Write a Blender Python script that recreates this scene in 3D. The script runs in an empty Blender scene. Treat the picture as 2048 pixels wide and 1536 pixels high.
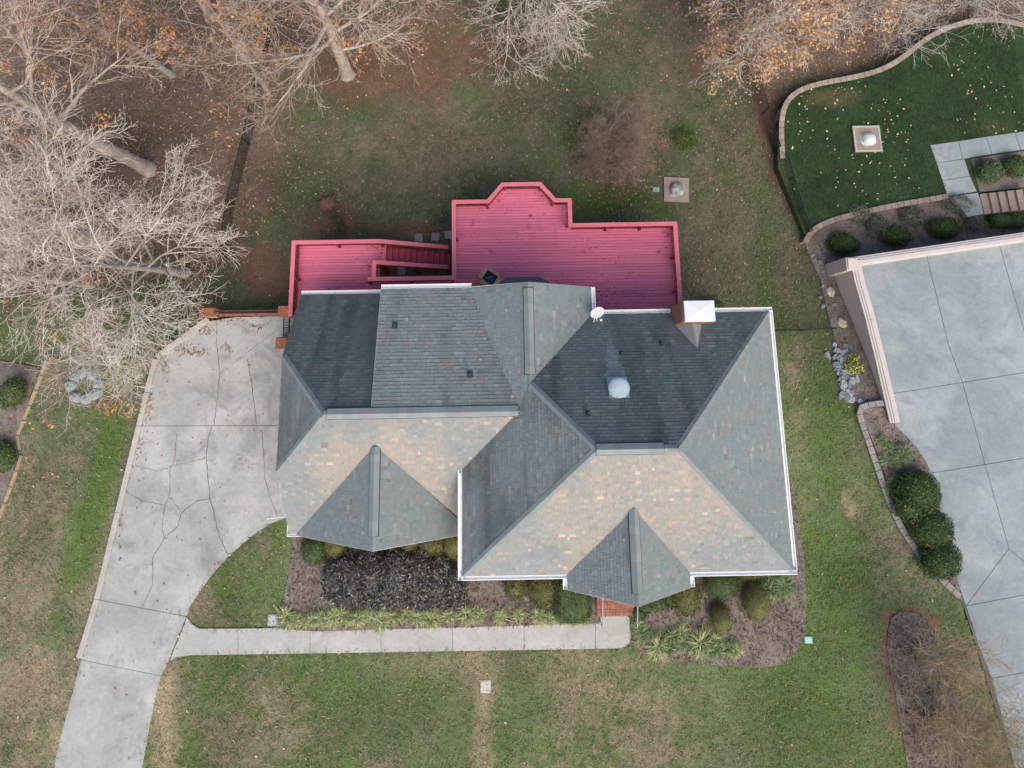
import bpy, math, random
import numpy as np
from mathutils import Vector, Matrix

random.seed(7); RNG = np.random.default_rng(7)
scene = bpy.context.scene
COL = scene.collection

# ------------------------------------------------------------------ camera
F, TT, NY, CX, HC = 1420.0, .2219, 742.0, 1024.0, 34.0
TH = math.atan(TT); CY = NY - F*TT; RHO = math.radians(-0.95)
cr, sr = math.cos(RHO), math.sin(RHO)
cam = bpy.data.cameras.new('camera'); cam_o = bpy.data.objects.new('camera', cam); COL.objects.link(cam_o)
cam.sensor_width = 36.0; cam.lens = F/2048*36.0; cam.shift_y = (CY-768.0)/2048.0
cam.clip_start = .1; cam.clip_end = 3000.0
cam_o.location = (0, 0, HC); cam_o.rotation_euler = (TH, 0, RHO)
scene.camera = cam_o

# ------------------------------------------------------------------ light
SUN_EL, SUN_AZ = math.radians(46), math.radians(161)      # azimuth clockwise from north (+Y)
sdir = Vector((math.sin(SUN_AZ)*math.cos(SUN_EL), math.cos(SUN_AZ)*math.cos(SUN_EL), math.sin(SUN_EL)))
world = bpy.data.worlds.new('World'); scene.world = world; world.use_nodes = True
wn = world.node_tree; wn.nodes.clear()
sky = wn.nodes.new('ShaderNodeTexSky'); sky.sky_type = 'NISHITA'; sky.sun_disc = False
sky.sun_elevation = SUN_EL; sky.sun_rotation = SUN_AZ; sky.air_density = 1.0; sky.dust_density = 3.0; sky.ozone_density = 1.0
bg = wn.nodes.new('ShaderNodeBackground'); bg.inputs['Strength'].default_value = .11
wo = wn.nodes.new('ShaderNodeOutputWorld')
wn.links.new(sky.outputs[0], bg.inputs[0]); wn.links.new(bg.outputs[0], wo.inputs[0])
sl = bpy.data.lights.new('sun', 'SUN'); sl.energy = 1.5; sl.angle = math.radians(60); sl.color = (1.0, .86, .72)
so = bpy.data.objects.new('sun', sl); COL.objects.link(so); so.rotation_euler = sdir.to_track_quat('Z', 'Y').to_euler(); so.location = (0, -30, 40)
scene.view_settings.view_transform = 'Standard'; scene.view_settings.look = 'None'
scene.view_settings.exposure = .84; scene.view_settings.gamma = 1.0; scene.view_settings.use_curve_mapping = False

# ------------------------------------------------------------------ coordinates
def U(px, py, z=0.0):
    """photo pixel (2048 px wide) seen at height z -> world x, y"""
    a, b = px-CX, -(py-CY)
    dx = a; dy = F*math.sin(TH)+b*math.cos(TH); dz = -F*math.cos(TH)+b*math.sin(TH)
    k = (z-HC)/dz; x, y = dx*k, dy*k
    return cr*x-sr*y, sr*x+cr*y
def PXN(x, y, z):
    X = cr*x+sr*y; Y = -sr*x+cr*y; Z = z-HC
    d = Y*math.sin(TH)-Z*math.cos(TH); u = Y*math.cos(TH)+Z*math.sin(TH)
    return CX+F*X/d, CY-F*u/d
def sstep(a, b, x):
    t = np.clip((x-a)/(b-a), 0, 1); return t*t*(3-2*t)
def TZ(x, y):
    """terrain height: level in front, falling behind the house"""
    x = np.asarray(x, float); y = np.asarray(y, float)
    sh = 1.6*sstep(-8, -13, x)
    z = -2.0*sstep(-3.2, 6.2, y-sh) - .035*np.clip(y-6, 0, 60)
    return z
def T1(x, y): return float(TZ(x, y))
def G(px, py, dz=0.0):
    z = 0.0
    for _ in range(6):
        x, y = U(px, py, z+dz); z = T1(x, y)
    return x, y, z
def V3(px, py, z):
    x, y = U(px, py, z); return Vector((x, y, z))

def _hash(ix, iy, s):
    n = (ix.astype(np.int64)*374761393 + iy.astype(np.int64)*668265263 + s*144665) & 0x7fffffff
    n = ((n ^ (n >> 13))*1274126177) & 0x7fffffff
    return ((n ^ (n >> 16)) & 0xffff)/65535.0
def vnoise(x, y, s=0):
    x = np.asarray(x, float); y = np.asarray(y, float)
    ix = np.floor(x); iy = np.floor(y); fx = x-ix; fy = y-iy
    fx = fx*fx*(3-2*fx); fy = fy*fy*(3-2*fy); ix = ix.astype(np.int64); iy = iy.astype(np.int64)
    a = _hash(ix, iy, s); b = _hash(ix+1, iy, s); c = _hash(ix, iy+1, s); d = _hash(ix+1, iy+1, s)
    return (a+(b-a)*fx)*(1-fy)+(c+(d-c)*fx)*fy
def fbm(x, y, s=0, o=4):
    v = 0; a = .5; t = 0
    for i in range(o):
        v = v+a*vnoise(x*2**i+17.3*i, y*2**i-9.1*i, s+i); t += a; a *= .55
    return v/t
def in_poly(x, y, poly):
    r = np.zeros(np.shape(x), bool); n = len(poly); j = n-1
    for i in range(n):
        xi, yi = poly[i][:2]; xj, yj = poly[j][:2]
        c = ((yi > y) != (yj > y)) & (x < (xj-xi)*(y-yi)/((yj-yi) if yj != yi else 1e-9)+xi)
        r ^= c; j = i
    return r

# ------------------------------------------------------------------ materials
def nodes(name):
    m = bpy.data.materials.new(name); m.use_nodes = True; nt = m.node_tree
    return m, nt, nt.nodes['Principled BSDF']
def N(nt, t, **kw):
    n = nt.nodes.new(t)
    for k, v in kw.items(): setattr(n, k, v)
    return n
def noise_node(nt, pos, scale, detail=4, rough=.6, dist=0.0, mscale=None):
    if mscale:
        mp = N(nt, 'ShaderNodeMapping'); mp.inputs['Scale'].default_value = mscale; nt.links.new(pos, mp.inputs[0]); pos = mp.outputs[0]
    n = N(nt, 'ShaderNodeTexNoise'); n.inputs['Scale'].default_value = scale; n.inputs['Detail'].default_value = detail
    n.inputs['Roughness'].default_value = rough; n.inputs['Distortion'].default_value = dist
    nt.links.new(pos, n.inputs['Vector']); return n.outputs[0]
def maprange(nt, v, a, b, c, d):
    m = N(nt, 'ShaderNodeMapRange'); m.inputs[1].default_value = a; m.inputs[2].default_value = b
    m.inputs[3].default_value = c; m.inputs[4].default_value = d; nt.links.new(v, m.inputs[0]); return m.outputs[0]
def mul(nt, a, b):
    m = N(nt, 'ShaderNodeMath', operation='MULTIPLY'); nt.links.new(a, m.inputs[0]); nt.links.new(b, m.inputs[1]); return m.outputs[0]
def tint(nt, colsock, val):
    m = N(nt, 'ShaderNodeVectorMath', operation='SCALE'); nt.links.new(colsock, m.inputs[0]); nt.links.new(val, m.inputs['Scale']); return m.outputs[0]
def mixc(nt, fac, a, b):
    m = N(nt, 'ShaderNodeMix', data_type='RGBA'); nt.links.new(fac, m.inputs[0])
    for s, v in ((m.inputs[6], a), (m.inputs[7], b)):
        if isinstance(v, tuple): s.default_value = (*v, 1)
        else: nt.links.new(v, s)
    return m.outputs[2]
def pbr(name, col=(.5, .5, .5), rough=.8, layers=((6, .15),), bump=.0, bscale=40, attr=False, metal=0.0, spec=.3, mscale=None, col2=None, c2scale=2.0, c2lo=.45, c2hi=.6):
    m, nt, b = nodes(name)
    geo = N(nt, 'ShaderNodeNewGeometry').outputs['Position']
    if attr:
        a = N(nt, 'ShaderNodeAttribute'); a.attribute_name = 'Col'; c = a.outputs['Color']
    else:
        r = N(nt, 'ShaderNodeRGB'); r.outputs[0].default_value = (*col, 1); c = r.outputs[0]
    if col2:
        f = maprange(nt, noise_node(nt, geo, c2scale, 5, .65, .3, mscale), c2lo, c2hi, 0, 1); c = mixc(nt, f, c, col2)
    for sc, am in layers:
        c = tint(nt, c, maprange(nt, noise_node(nt, geo, sc, 4, .65, 0, mscale), .25, .75, 1-am, 1+am))
    nt.links.new(c, b.inputs['Base Color'])
    b.inputs['Roughness'].default_value = rough; b.inputs['Metallic'].default_value = metal; b.inputs['Specular IOR Level'].default_value = spec
    if bump:
        bn = N(nt, 'ShaderNodeBump'); bn.inputs['Strength'].default_value = bump; bn.inputs['Distance'].default_value = .02
        nt.links.new(noise_node(nt, geo, bscale, 5, .7), bn.inputs['Height']); nt.links.new(bn.outputs[0], b.inputs['Normal'])
    return m
def concrete(name, base, stain, light, amt=1.0):
    m, nt, b = nodes(name)
    geo = N(nt, 'ShaderNodeNewGeometry').outputs['Position']
    c = mixc(nt, maprange(nt, noise_node(nt, geo, .35, 5, .6, .6), .42, .66, 0, .9*amt), base, light)
    c = mixc(nt, maprange(nt, noise_node(nt, geo, .8, 6, .7, .8), .5, .78, 0, .75*amt), c, stain)
    c = mixc(nt, maprange(nt, noise_node(nt, geo, 2.6, 5, .75), .6, .8, 0, .5*amt), c, stain)
    c = tint(nt, c, maprange(nt, noise_node(nt, geo, 1.6, 6, .75, 1.2), .3, .7, .90, 1.10))
    c = tint(nt, c, maprange(nt, noise_node(nt, geo, 9, 5, .75), .3, .7, .90, 1.08))
    c = tint(nt, c, maprange(nt, noise_node(nt, geo, 60, 3, .7), .3, .7, .94, 1.06))
    nt.links.new(c, b.inputs['Base Color']); b.inputs['Roughness'].default_value = .85; b.inputs['Specular IOR Level'].default_value = .25
    bn = N(nt, 'ShaderNodeBump'); bn.inputs['Strength'].default_value = .25; bn.inputs['Distance'].default_value = .01
    nt.links.new(noise_node(nt, geo, 50, 4, .7), bn.inputs['Height']); nt.links.new(bn.outputs[0], b.inputs['Normal'])
    return m
def brickmat(name):
    m, nt, b = nodes(name)
    tc = N(nt, 'ShaderNodeNewGeometry')
    sep = N(nt, 'ShaderNodeSeparateXYZ'); nt.links.new(tc.outputs['Position'], sep.inputs[0])
    add = N(nt, 'ShaderNodeMath', operation='ADD'); nt.links.new(sep.outputs[0], add.inputs[0]); nt.links.new(sep.outputs[1], add.inputs[1])
    cb = N(nt, 'ShaderNodeCombineXYZ'); nt.links.new(add.outputs[0], cb.inputs[0]); nt.links.new(sep.outputs[2], cb.inputs[1])
    br = N(nt, 'ShaderNodeTexBrick'); nt.links.new(cb.outputs[0], br.inputs['Vector'])
    br.inputs['Scale'].default_value = 1.0; br.inputs['Brick Width'].default_value = .22; br.inputs['Row Height'].default_value = .075; br.inputs['Mortar Size'].default_value = .009
    br.inputs['Color1'].default_value = (.36, .13, .065, 1); br.inputs['Color2'].default_value = (.27, .095, .055, 1); br.inputs['Mortar'].default_value = (.36, .27, .2, 1)
    c = tint(nt, br.outputs[0], maprange(nt, noise_node(nt, tc.outputs['Position'], 5), .3, .7, .8, 1.2))
    nt.links.new(c, b.inputs['Base Color']); b.inputs['Roughness'].default_value = .85
    bn = N(nt, 'ShaderNodeBump'); bn.inputs['Strength'].default_value = .5; bn.inputs['Distance'].default_value = .01; bn.invert = True
    nt.links.new(br.outputs['Fac'], bn.inputs['Height']); nt.links.new(bn.outputs[0], b.inputs['Normal'])
    return m

M = {}
M['ground'] = pbr('ground_cover', attr=True, rough=.95, layers=((3.5, .14), (14, .24), (45, .34)), bump=.9, bscale=22, spec=.1)
M['turf'] = pbr('neighbour_turf', attr=True, rough=.95, layers=((1.3, .12), (16, .22), (50, .3)), bump=.8, bscale=26, spec=.1)
M['blade'] = pbr('grass_blade', attr=True, rough=.75, layers=((2, .1),), spec=.15)
M['leaf'] = pbr('dry_leaf', attr=True, rough=.8, layers=((9, .12),), spec=.15)
M['foliage'] = pbr('shrub_leaf', attr=True, rough=.6, layers=((7, .15),), spec=.25)
M['shingle'] = pbr('roof_shingle', attr=True, rough=.92, layers=((1.3, .05), (70, .16)), bump=.35, bscale=120, spec=.15)
M['concrete'] = concrete('driveway_concrete', (.345, .352, .34), (.21, .217, .208), (.46, .468, .452), 1.2)
M['walk'] = concrete('walkway_concrete', (.41, .41, .385), (.29, .285, .26), (.50, .50, .475), 1.0)
M['pad'] = concrete('neighbour_concrete', (.262, .305, .312), (.175, .217, .23), (.345, .388, .393), 1.1)
M['crack'] = pbr('crack_dirt', (.13, .125, .11), .95, ((12, .35),))
M['kerb'] = concrete('kerb_concrete', (.43, .42, .39), (.3, .29, .27), (.5, .49, .47))
M['deck'] = pbr('deck_paint', attr=True, rough=.7, layers=((1.2, .05), (9, .07)), spec=.25, bump=.15, bscale=60, col2=(.34, .07, .10), c2scale=2.6, c2lo=.60, c2hi=.80)
M['rail'] = pbr('rail_paint', (.68, .185, .235), .6, ((1.5, .06), (12, .06)), spec=.3)
M['railred'] = pbr('rail_post_paint', (.33, .045, .055), .7, ((3, .15),), spec=.2)
M['white'] = pbr('white_gutter_paint', (.80, .81, .82), .45, ((3, .04), (25, .04)), spec=.4)
M['fascia'] = pbr('white_trim', (.74, .74, .73), .6, ((4, .06),))
M['brick'] = brickmat('red_brick')
M['brickpiece'] = pbr('brick_paver', attr=True, rough=.85, layers=((20, .2),), bump=.4, bscale=60)
M['mortar'] = pbr('mortar', (.52, .43, .35), .95, ((15, .2),))
M['metal'] = pbr('white_metal_cap', (.66, .69, .71), .5, ((1.5, .03),), metal=.0, spec=.5)
M['flash'] = pbr('grey_flashing', (.32, .36, .38), .5, ((6, .12),), metal=.3)
M['domev'] = pbr('vent_dome_metal', (.40, .50, .55), .65, ((4, .08), (20, .05)), metal=.0, spec=.2)
M['black'] = pbr('black_iron', (.018, .02, .023), .55, ((8, .2),))
M['vent'] = pbr('vent_plastic', (.05, .06, .065), .6, ((8, .2),))
M['bark'] = pbr('pale_bark', (.46, .39, .335), .9, ((2.5, .28), (9, .25), (18, .25)), bump=.7, bscale=16)
M['barkgrey'] = pbr('grey_bark', (.33, .31, .28), .9, ((3, .2), (20, .22)), bump=.6, bscale=20)
M['twig'] = pbr('pale_twig', (.56, .46, .38), .85, ((1.2, .25), (6, .25)), col2=(.30, .22, .16), c2scale=1.6)
M['twiggrey'] = pbr('grey_twig', (.70, .64, .57), .85, ((1.2, .22), (6, .2)), col2=(.30, .22, .16), c2scale=1.3, c2lo=.50, c2hi=.66)
M['twigtan'] = pbr('tan_twig', (.46, .355, .235), .9, ((1.5, .25), (9, .25)))
M['twigbrown'] = pbr('brown_twig', (.29, .215, .17), .9, ((1.5, .25), (9, .25)))
M['mulch'] = pbr('bed_mulch', (.175, .148, .125), .97, ((1.5, .22), (10, .3), (40, .4)), bump=.9, bscale=28, col2=(.255, .232, .205), c2scale=1.4, c2lo=.40, c2hi=.75, spec=.1)
M['stucco'] = pbr('beige_stucco', (.62, .53, .49), .9, ((.8, .07), (30, .08)), bump=.3, bscale=60)
M['cap'] = pbr('pale_stucco_cap', (.56, .51, .48), .8, ((1.5, .06), (12, .05)))
M['block'] = pbr('wall_block', attr=True, rough=.92, layers=((4, .16), (30, .2)), bump=.6, bscale=35)
M['slate'] = pbr('slate_stone', attr=True, rough=.8, layers=((8, .2),), bump=.5, bscale=25)
M['padcon'] = pbr('weathered_concrete', (.30, .245, .205), .9, ((3, .2), (20, .2)), bump=.4)
M['domegrey'] = pbr('grey_dome_plastic', (.22, .235, .23), .55, ((5, .35), (14, .25)), col2=(.45, .50, .50), c2scale=3)
M['domewhite'] = pbr('pale_dome_plastic', (.55, .64, .62), .5, ((6, .12),))
M['mint'] = pbr('mint_lid', (.36, .62, .53), .6, ((5, .08),))
M['teal'] = pbr('teal_lid', (.22, .36, .32), .6, ((6, .12),))
M['lid'] = pbr('grey_lid', (.42, .47, .48), .7, ((8, .1),))
M['palelid'] = pbr('pale_concrete_lid', (.52, .49, .45), .85, ((8, .12),))
M['card'] = pbr('cardboard', (.52, .35, .21), .85, ((5, .1),))
M['blueplastic'] = pbr('blue_plastic', (.05, .22, .36), .4, ((10, .2),))
M['darkplastic'] = pbr('dark_plastic', (.015, .022, .03), .5, ((10, .2),))
M['straw'] = pbr('pale_straw', (.50, .43, .30), .95, ((10, .25),))
M['stump'] = pbr('stump_root', (.15, .085, .06), .95, ((6, .35), (20, .3)), bump=.9)
M['red'] = pbr('red_plastic', (.55, .04, .05), .5, ((5, .1),))
M['lichen'] = pbr('lichen_stone', (.46, .44, .26), .9, ((14, .25),), bump=.6, col2=(.62, .60, .50), c2scale=6)

# ------------------------------------------------------------------ mesh helpers
def link(name, me, mat, parent=None, origin=None, label=None, cat=None, group=None, kind=None):
    o = bpy.data.objects.new(name, me); COL.objects.link(o)
    if mat is not None and not me.materials: me.materials.append(mat)
    if parent is not None: o.parent = parent
    elif origin is not None: o.location = origin
    for k, v in (('label', label), ('category', cat), ('group', group), ('kind', kind)):
        if v: o[k] = v
    return o
def wloc(o):
    p = Vector((0, 0, 0))
    while o is not None: p = p+o.location; o = o.parent
    return p
def empty(name, loc, label, cat, group=None):
    o = bpy.data.objects.new(name, None); COL.objects.link(o); o.location = loc; o.empty_display_size = .2
    o['label'] = label; o['category'] = cat
    if group: o['group'] = group
    return o
def np_mesh(name, V, Fc, col=None, fcol=None):
    V = np.asarray(V, np.float32); Fc = np.asarray(Fc, np.int32); k = Fc.shape[1]
    me = bpy.data.meshes.new(name); me.vertices.add(len(V)); me.vertices.foreach_set('co', V.ravel())
    me.loops.add(Fc.size); me.loops.foreach_set('vertex_index', Fc.ravel())
    me.polygons.add(len(Fc)); me.polygons.foreach_set('loop_start', np.arange(0, Fc.size, k, dtype=np.int32))
    me.update(calc_edges=True)
    if col is not None:
        a = me.attributes.new('Col', 'FLOAT_COLOR', 'POINT'); c = np.ones((len(V), 4), np.float32); c[:, :3] = col; a.data.foreach_set('color', c.ravel())
    return me
class MB:
    def __init__(s): s.v = []; s.f = []; s.c = []; s.col = (1, 1, 1)
    def poly(s, pts):
        i = len(s.v); s.v += [tuple(p) for p in pts]; s.f.append(tuple(range(i, i+len(pts)))); s.c.append(s.col)
    def prism(s, pts, z0, z1, z1b=None):
        """pts 2d ccw or cw; z may be scalars"""
        a = sum(pts[i][0]*pts[(i+1) % len(pts)][1]-pts[(i+1) % len(pts)][0]*pts[i][1] for i in range(len(pts)))
        if a < 0: pts = pts[::-1]
        n = len(pts); i = len(s.v)
        s.v += [(p[0], p[1], z0) for p in pts]+[(p[0], p[1], z1) for p in pts]
        s.f.append(tuple(range(i+n-1, i-1, -1))); s.f.append(tuple(range(i+n, i+2*n)))
        for k in range(n): s.f.append((i+k, i+(k+1) % n, i+n+(k+1) % n, i+n+k))
        s.c += [s.col]*(n+2)
    def box(s, c, d, rz=0.0):
        x, y = d[0]/2, d[1]/2; cz, sz = math.cos(rz), math.sin(rz)
        s.prism([(c[0]+px*cz-py*sz, c[1]+px*sz+py*cz) for px, py in ((-x, -y), (x, -y), (x, y), (-x, y))], c[2]-d[2]/2, c[2]+d[2]/2)
    def slab(s, pts, t):
        """3d planar polygon, thickened downwards by t (vertical)"""
        n = len(pts); i = len(s.v)
        nz = sum((pts[k][0]-pts[0][0])*(pts[(k+1) % n][1]-pts[0][1])-(pts[(k+1) % n][0]-pts[0][0])*(pts[k][1]-pts[0][1]) for k in range(n))
        if nz < 0: pts = pts[::-1]
        s.v += [(p[0], p[1], p[2]-t) for p in pts]+[tuple(p) for p in pts]
        s.f.append(tuple(range(i+n-1, i-1, -1))); s.f.append(tuple(range(i+n, i+2*n)))
        for k in range(n): s.f.append((i+k, i+(k+1) % n, i+n+(k+1) % n, i+n+k))
        s.c += [s.col]*(n+2)
    def bar(s, a, b, w, h):
        """box beam from a to b (top centre line), width w, height h below"""
        a = Vector(a); b = Vector(b); d = (b-a); p = Vector((-d.y, d.x, 0)).normalized()*(w/2); dn = Vector((0, 0, -h))
        q = [a+p, a-p, b-p, b+p]
        s.hexa([q[0]+dn, q[1]+dn, q[2]+dn, q[3]+dn], q)
    def hexa(s, lo, hi):
        i = len(s.v); s.v += [tuple(p) for p in lo]+[tuple(p) for p in hi]; n = len(lo)
        s.f.append(tuple(range(i+n-1, i-1, -1))); s.f.append(tuple(range(i+n, i+2*n)))
        for k in range(n): s.f.append((i+k, i+(k+1) % n, i+n+(k+1) % n, i+n+k))
        s.c += [s.col]*(n+2)
    def tube(s, a, b, ra, rb=None, k=8, cap=True):
        rb = ra if rb is None else rb; a = Vector(a); b = Vector(b); d = (b-a).normalized()
        u = d.cross(Vector((0, 0, 1)) if abs(d.z) < .9 else Vector((1, 0, 0))).normalized(); w = d.cross(u); i = len(s.v)
        for p, r in ((a, ra), (b, rb)):
            for j in range(k):
                t = 2*math.pi*j/k; s.v.append(tuple(p+u*(r*math.cos(t))+w*(r*math.sin(t))))
        for j in range(k): s.f.append((i+j, i+(j+1) % k, i+k+(j+1) % k, i+k+j))
        s.c += [s.col]*k
        if cap:
            s.f.append(tuple(range(i+k-1, i-1, -1))); s.f.append(tuple(range(i+k, i+2*k))); s.c += [s.col]*2
    def lathe(s, c, prof, k=20, sx=1, sy=1, sq=2.0):
        i = len(s.v)
        for r, z in prof:
            for j in range(k):
                t = 2*math.pi*j/k; ct, st = math.cos(t), math.sin(t)
                m = (abs(ct)**sq+abs(st)**sq)**(-1/sq)
                s.v.append((c[0]+r*m*ct*sx, c[1]+r*m*st*sy, c[2]+z))
        for q in range(len(prof)-1):
            for j in range(k): s.f.append((i+q*k+j, i+q*k+(j+1) % k, i+(q+1)*k+(j+1) % k, i+(q+1)*k+j)); s.c.append(s.col)
        s.f.append(tuple(range(i+(len(prof)-1)*k, i+len(prof)*k))); s.c.append(s.col)
    def mesh(s, name, off=(0, 0, 0), smooth=False):
        me = bpy.data.meshes.new(name); ox, oy, oz = off
        me.from_pydata([(x-ox, y-oy, z-oz) for x, y, z in s.v], [], s.f)
        a = me.attributes.new('Col', 'FLOAT_COLOR', 'FACE'); a.data.foreach_set('color', np.array([(*c, 1) for c in s.c], np.float32).ravel())
        if smooth: me.polygons.foreach_set('use_smooth', [True]*len(me.polygons))
        me.update(); return me
    def build(s, name, mat, parent=None, origin=None, smooth=False, **kw):
        off = wloc(parent) if parent is not None else (origin or (0, 0, 0))
        return link(name, s.mesh(name, off, smooth), mat, parent, origin, **kw)
def bevel(o, w=.01, seg=1):
    b = o.modifiers.new('bevel', 'BEVEL'); b.width = w; b.segments = seg; b.limit_method = 'ANGLE'; return o
def copy_tree(o, loc, rz=0.0, scale=1.0, label=None):
    c = o.copy(); COL.objects.link(c); c.location = loc; c.rotation_euler.z = rz; c.scale = (scale,)*3
    if label: c['label'] = label
    for ch in o.children:
        d = ch.copy(); COL.objects.link(d); d.parent = c
    return c
def var(c, a=.12):
    k = 1+random.uniform(-a, a); return tuple(min(1, x*k*(1+random.uniform(-a*.3, a*.3))) for x in c)
def clip_rect(poly, x0, x1, y0, y1):
    for ax, lim, sgn in ((0, x0, 1), (0, x1, -1), (1, y0, 1), (1, y1, -1)):
        out = []; n = len(poly)
        for i in range(n):
            p, q = poly[i], poly[(i+1) % n]; dp = (p[ax]-lim)*sgn; dq = (q[ax]-lim)*sgn
            if dp >= 0: out.append(p)
            if (dp > 0 and dq < 0) or (dp < 0 and dq > 0):
                t = dp/(dp-dq); out.append((p[0]+(q[0]-p[0])*t, p[1]+(q[1]-p[1])*t))
        poly = out
        if len(poly) < 3: return []
    return poly
def gpoly(pts, dz=0.0): return [G(*p, dz)[:2] for p in pts]
def upoly(pts, z): return [U(p[0], p[1], z) for p in pts]

# ================================================================== SETTING
# outlines, from photo pixels laid on the ground at their real heights
DRIVE = [(418, 642), (470, 634), (640, 630), (640, 1030), (571, 1036), (540, 1048), (500, 1075), (455, 1115), (420, 1155), (395, 1190), (380, 1213), (373, 1233),
         (336, 1325), (322, 1352), (310, 1400), (298, 1460), (284, 1536), (243, 1800), (39, 1800), (107, 1536), (122, 1470), (162, 1318), (198, 1200), (282, 852), (315, 718)]
DRIVE_W = upoly(DRIVE, .03)
BED_A = [(588, 1060), (585, 1100), (578, 1150), (568, 1195), (561, 1218), (565, 1258), (640, 1262), (1199, 1246), (1200, 1110), (900, 1040)]
BED_B = [(1268, 1150), (1262, 1255), (1268, 1288), (1290, 1308), (1350, 1321), (1430, 1329), (1520, 1334), (1560, 1329), (1588, 1308), (1611, 1265), (1612, 1190), (1606, 1100), (1595, 1020), (1580, 950), (1572, 930), (1540, 960), (1500, 1080)]
WALK = [(374, 1232), (384, 1248), (398, 1257), (480, 1258), (760, 1254), (1191, 1243), (1199, 1232), (1256, 1231), (1260, 1240), (1262, 1275), (1255, 1290), (1240, 1297), (905, 1301), (620, 1305), (380, 1311), (352, 1315), (337, 1326)]
PAD_L = [(1700, 512), (2140, 455), (2140, 1800), (2106, 1800), (2030, 1536), (1990, 1420), (1960, 1320), (1925, 1210), (1915, 1165), (1895, 1090), (1862, 946), (1835, 898), (1785, 850), (1740, 680)]
NLAWN = [(1556, 335), (1556, 250), (1568, 200), (1610, 170), (1720, 152), (1800, 117), (1870, 72), (1950, 45), (2048, 48), (2160, 70), (2160, 370), (1960, 385), (1900, 392), (1750, 420), (1660, 445), (1612, 474), (1594, 430)]
NZ = -1.55
BED_A_W, BED_B_W, WALK_W, PAD_W = gpoly(BED_A), gpoly(BED_B), upoly(WALK, .03), upoly(PAD_L, .03)
NLAWN_W = upoly(NLAWN, NZ)
NBED = [(1606, 480), (1640, 445), (1750, 416), (1900, 388), (2160, 400), (2160, 470), (1690, 530), (1790, 850), (1714, 812), (1690, 740), (1660, 650), (1640, 560)]
NBED_W = gpoly(NBED)
NBED2 = [(1716, 815), (1765, 815), (1790, 850), (1835, 898), (1862, 946), (1895, 1090), (1915, 1165), (1925, 1205), (1900, 1180), (1840, 1110), (1790, 1010), (1760, 920)]
NBED2_W = upoly(NBED2, .05)
ISLE = [(1775, 1262), (1782, 1235), (1800, 1222), (1830, 1225), (1860, 1250), (1885, 1300), (1905, 1370), (1925, 1450), (1950, 1560), (1960, 1640), (1825, 1640), (1815, 1540), (1800, 1440), (1782, 1350), (1773, 1300)]
ISLE_W = gpoly(ISLE)
LBED_W = gpoly([(-120, 700), (80, 735), (60, 800), (30, 880), (38, 910), (15, 980), (-20, 1050), (-120, 1150)])

GREEN = np.array((.104, .142, .060)); LUSH = np.array((.078, .122, .034)); DRY = np.array((.215, .178, .115)); OLIVE = np.array((.124, .123, .084))
CLAY = np.array((.165, .098, .068)); LITTER = np.array((.185, .137, .106)); DARKG = np.array((.036, .066, .028)); TAN = np.array((.31, .25, .165))
# (x, y, rx, ry, weight) in photo pixels, laid on the ground
P_DRY = [(905, 250, 150, 110, .22), (880, 340, 130, 60, .15), (1450, 440, 55, 130, .35), (1400, 530, 60, 90, .28), (1480, 370, 45, 90, .3), (1300, 190, 90, 60, .12), (1440, 620, 50, 60, .2),
         (330, 1440, 22, 120, .8), (318, 1370, 30, 40, .5), (400, 1210, 30, 45, .5), (500, 1130, 60, 50, .12), (965, 1450, 17, 110, .8), (985, 1370, 18, 40, .25), (560, 1450, 120, 60, .22), (800, 1330, 200, 22, .15), (1170, 1390, 110, 70, .2), (1330, 1440, 70, 60, .2), (1260, 1500, 140, 30, .2),
         (1690, 1000, 10, 22, .9), (1705, 1022, 14, 14, .9), (1612, 1010, 30, 18, .5), (1590, 740, 18, 60, .5), (1600, 870, 12, 60, .4), (1570, 560, 40, 60, .15),
         (90, 1010, 90, 80, .35), (60, 1180, 90, 60, .3), (130, 1330, 60, 80, .25), (70, 1480, 120, 60, .3), (205, 1180, 20, 100, .3), (150, 880, 40, 60, .1)]
P_LUSH = [(720, 215, 34, 24, .5), (752, 330, 25, 18, .35), (1180, 395, 55, 35, .75), (1260, 395, 70, 22, .6), (1155, 275, 55, 35, .5), (1372, 275, 34, 30, .7), (1330, 330, 40, 20, .4), (1160, 175, 60, 40, .2), (1240, 165, 50, 18, .3), (1530, 530, 25, 130, .45), (1330, 425, 30, 20, .5), (545, 420, 50, 60, .35), (600, 350, 50, 50, .2), (1570, 640, 30, 40, .25), (660, 480, 20, 15, .3),
          (700, 1400, 90, 110, .3), (1040, 1420, 50, 90, .35), (860, 1400, 70, 70, .3), (1560, 1400, 130, 150, .35), (1660, 1250, 80, 220, .35), (1650, 850, 50, 200, .4), (1330, 1350, 160, 14, .25), (430, 1400, 60, 60, .2),
          (245, 740, 26, 60, .7), (225, 850, 26, 60, .7), (203, 950, 26, 60, .7), (175, 1050, 28, 60, .7), (150, 1130, 30, 50, .5), (120, 1240, 25, 60, .35), (560, 1080, 20, 60, .4), (540, 1180, 25, 40, .35)]
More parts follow.
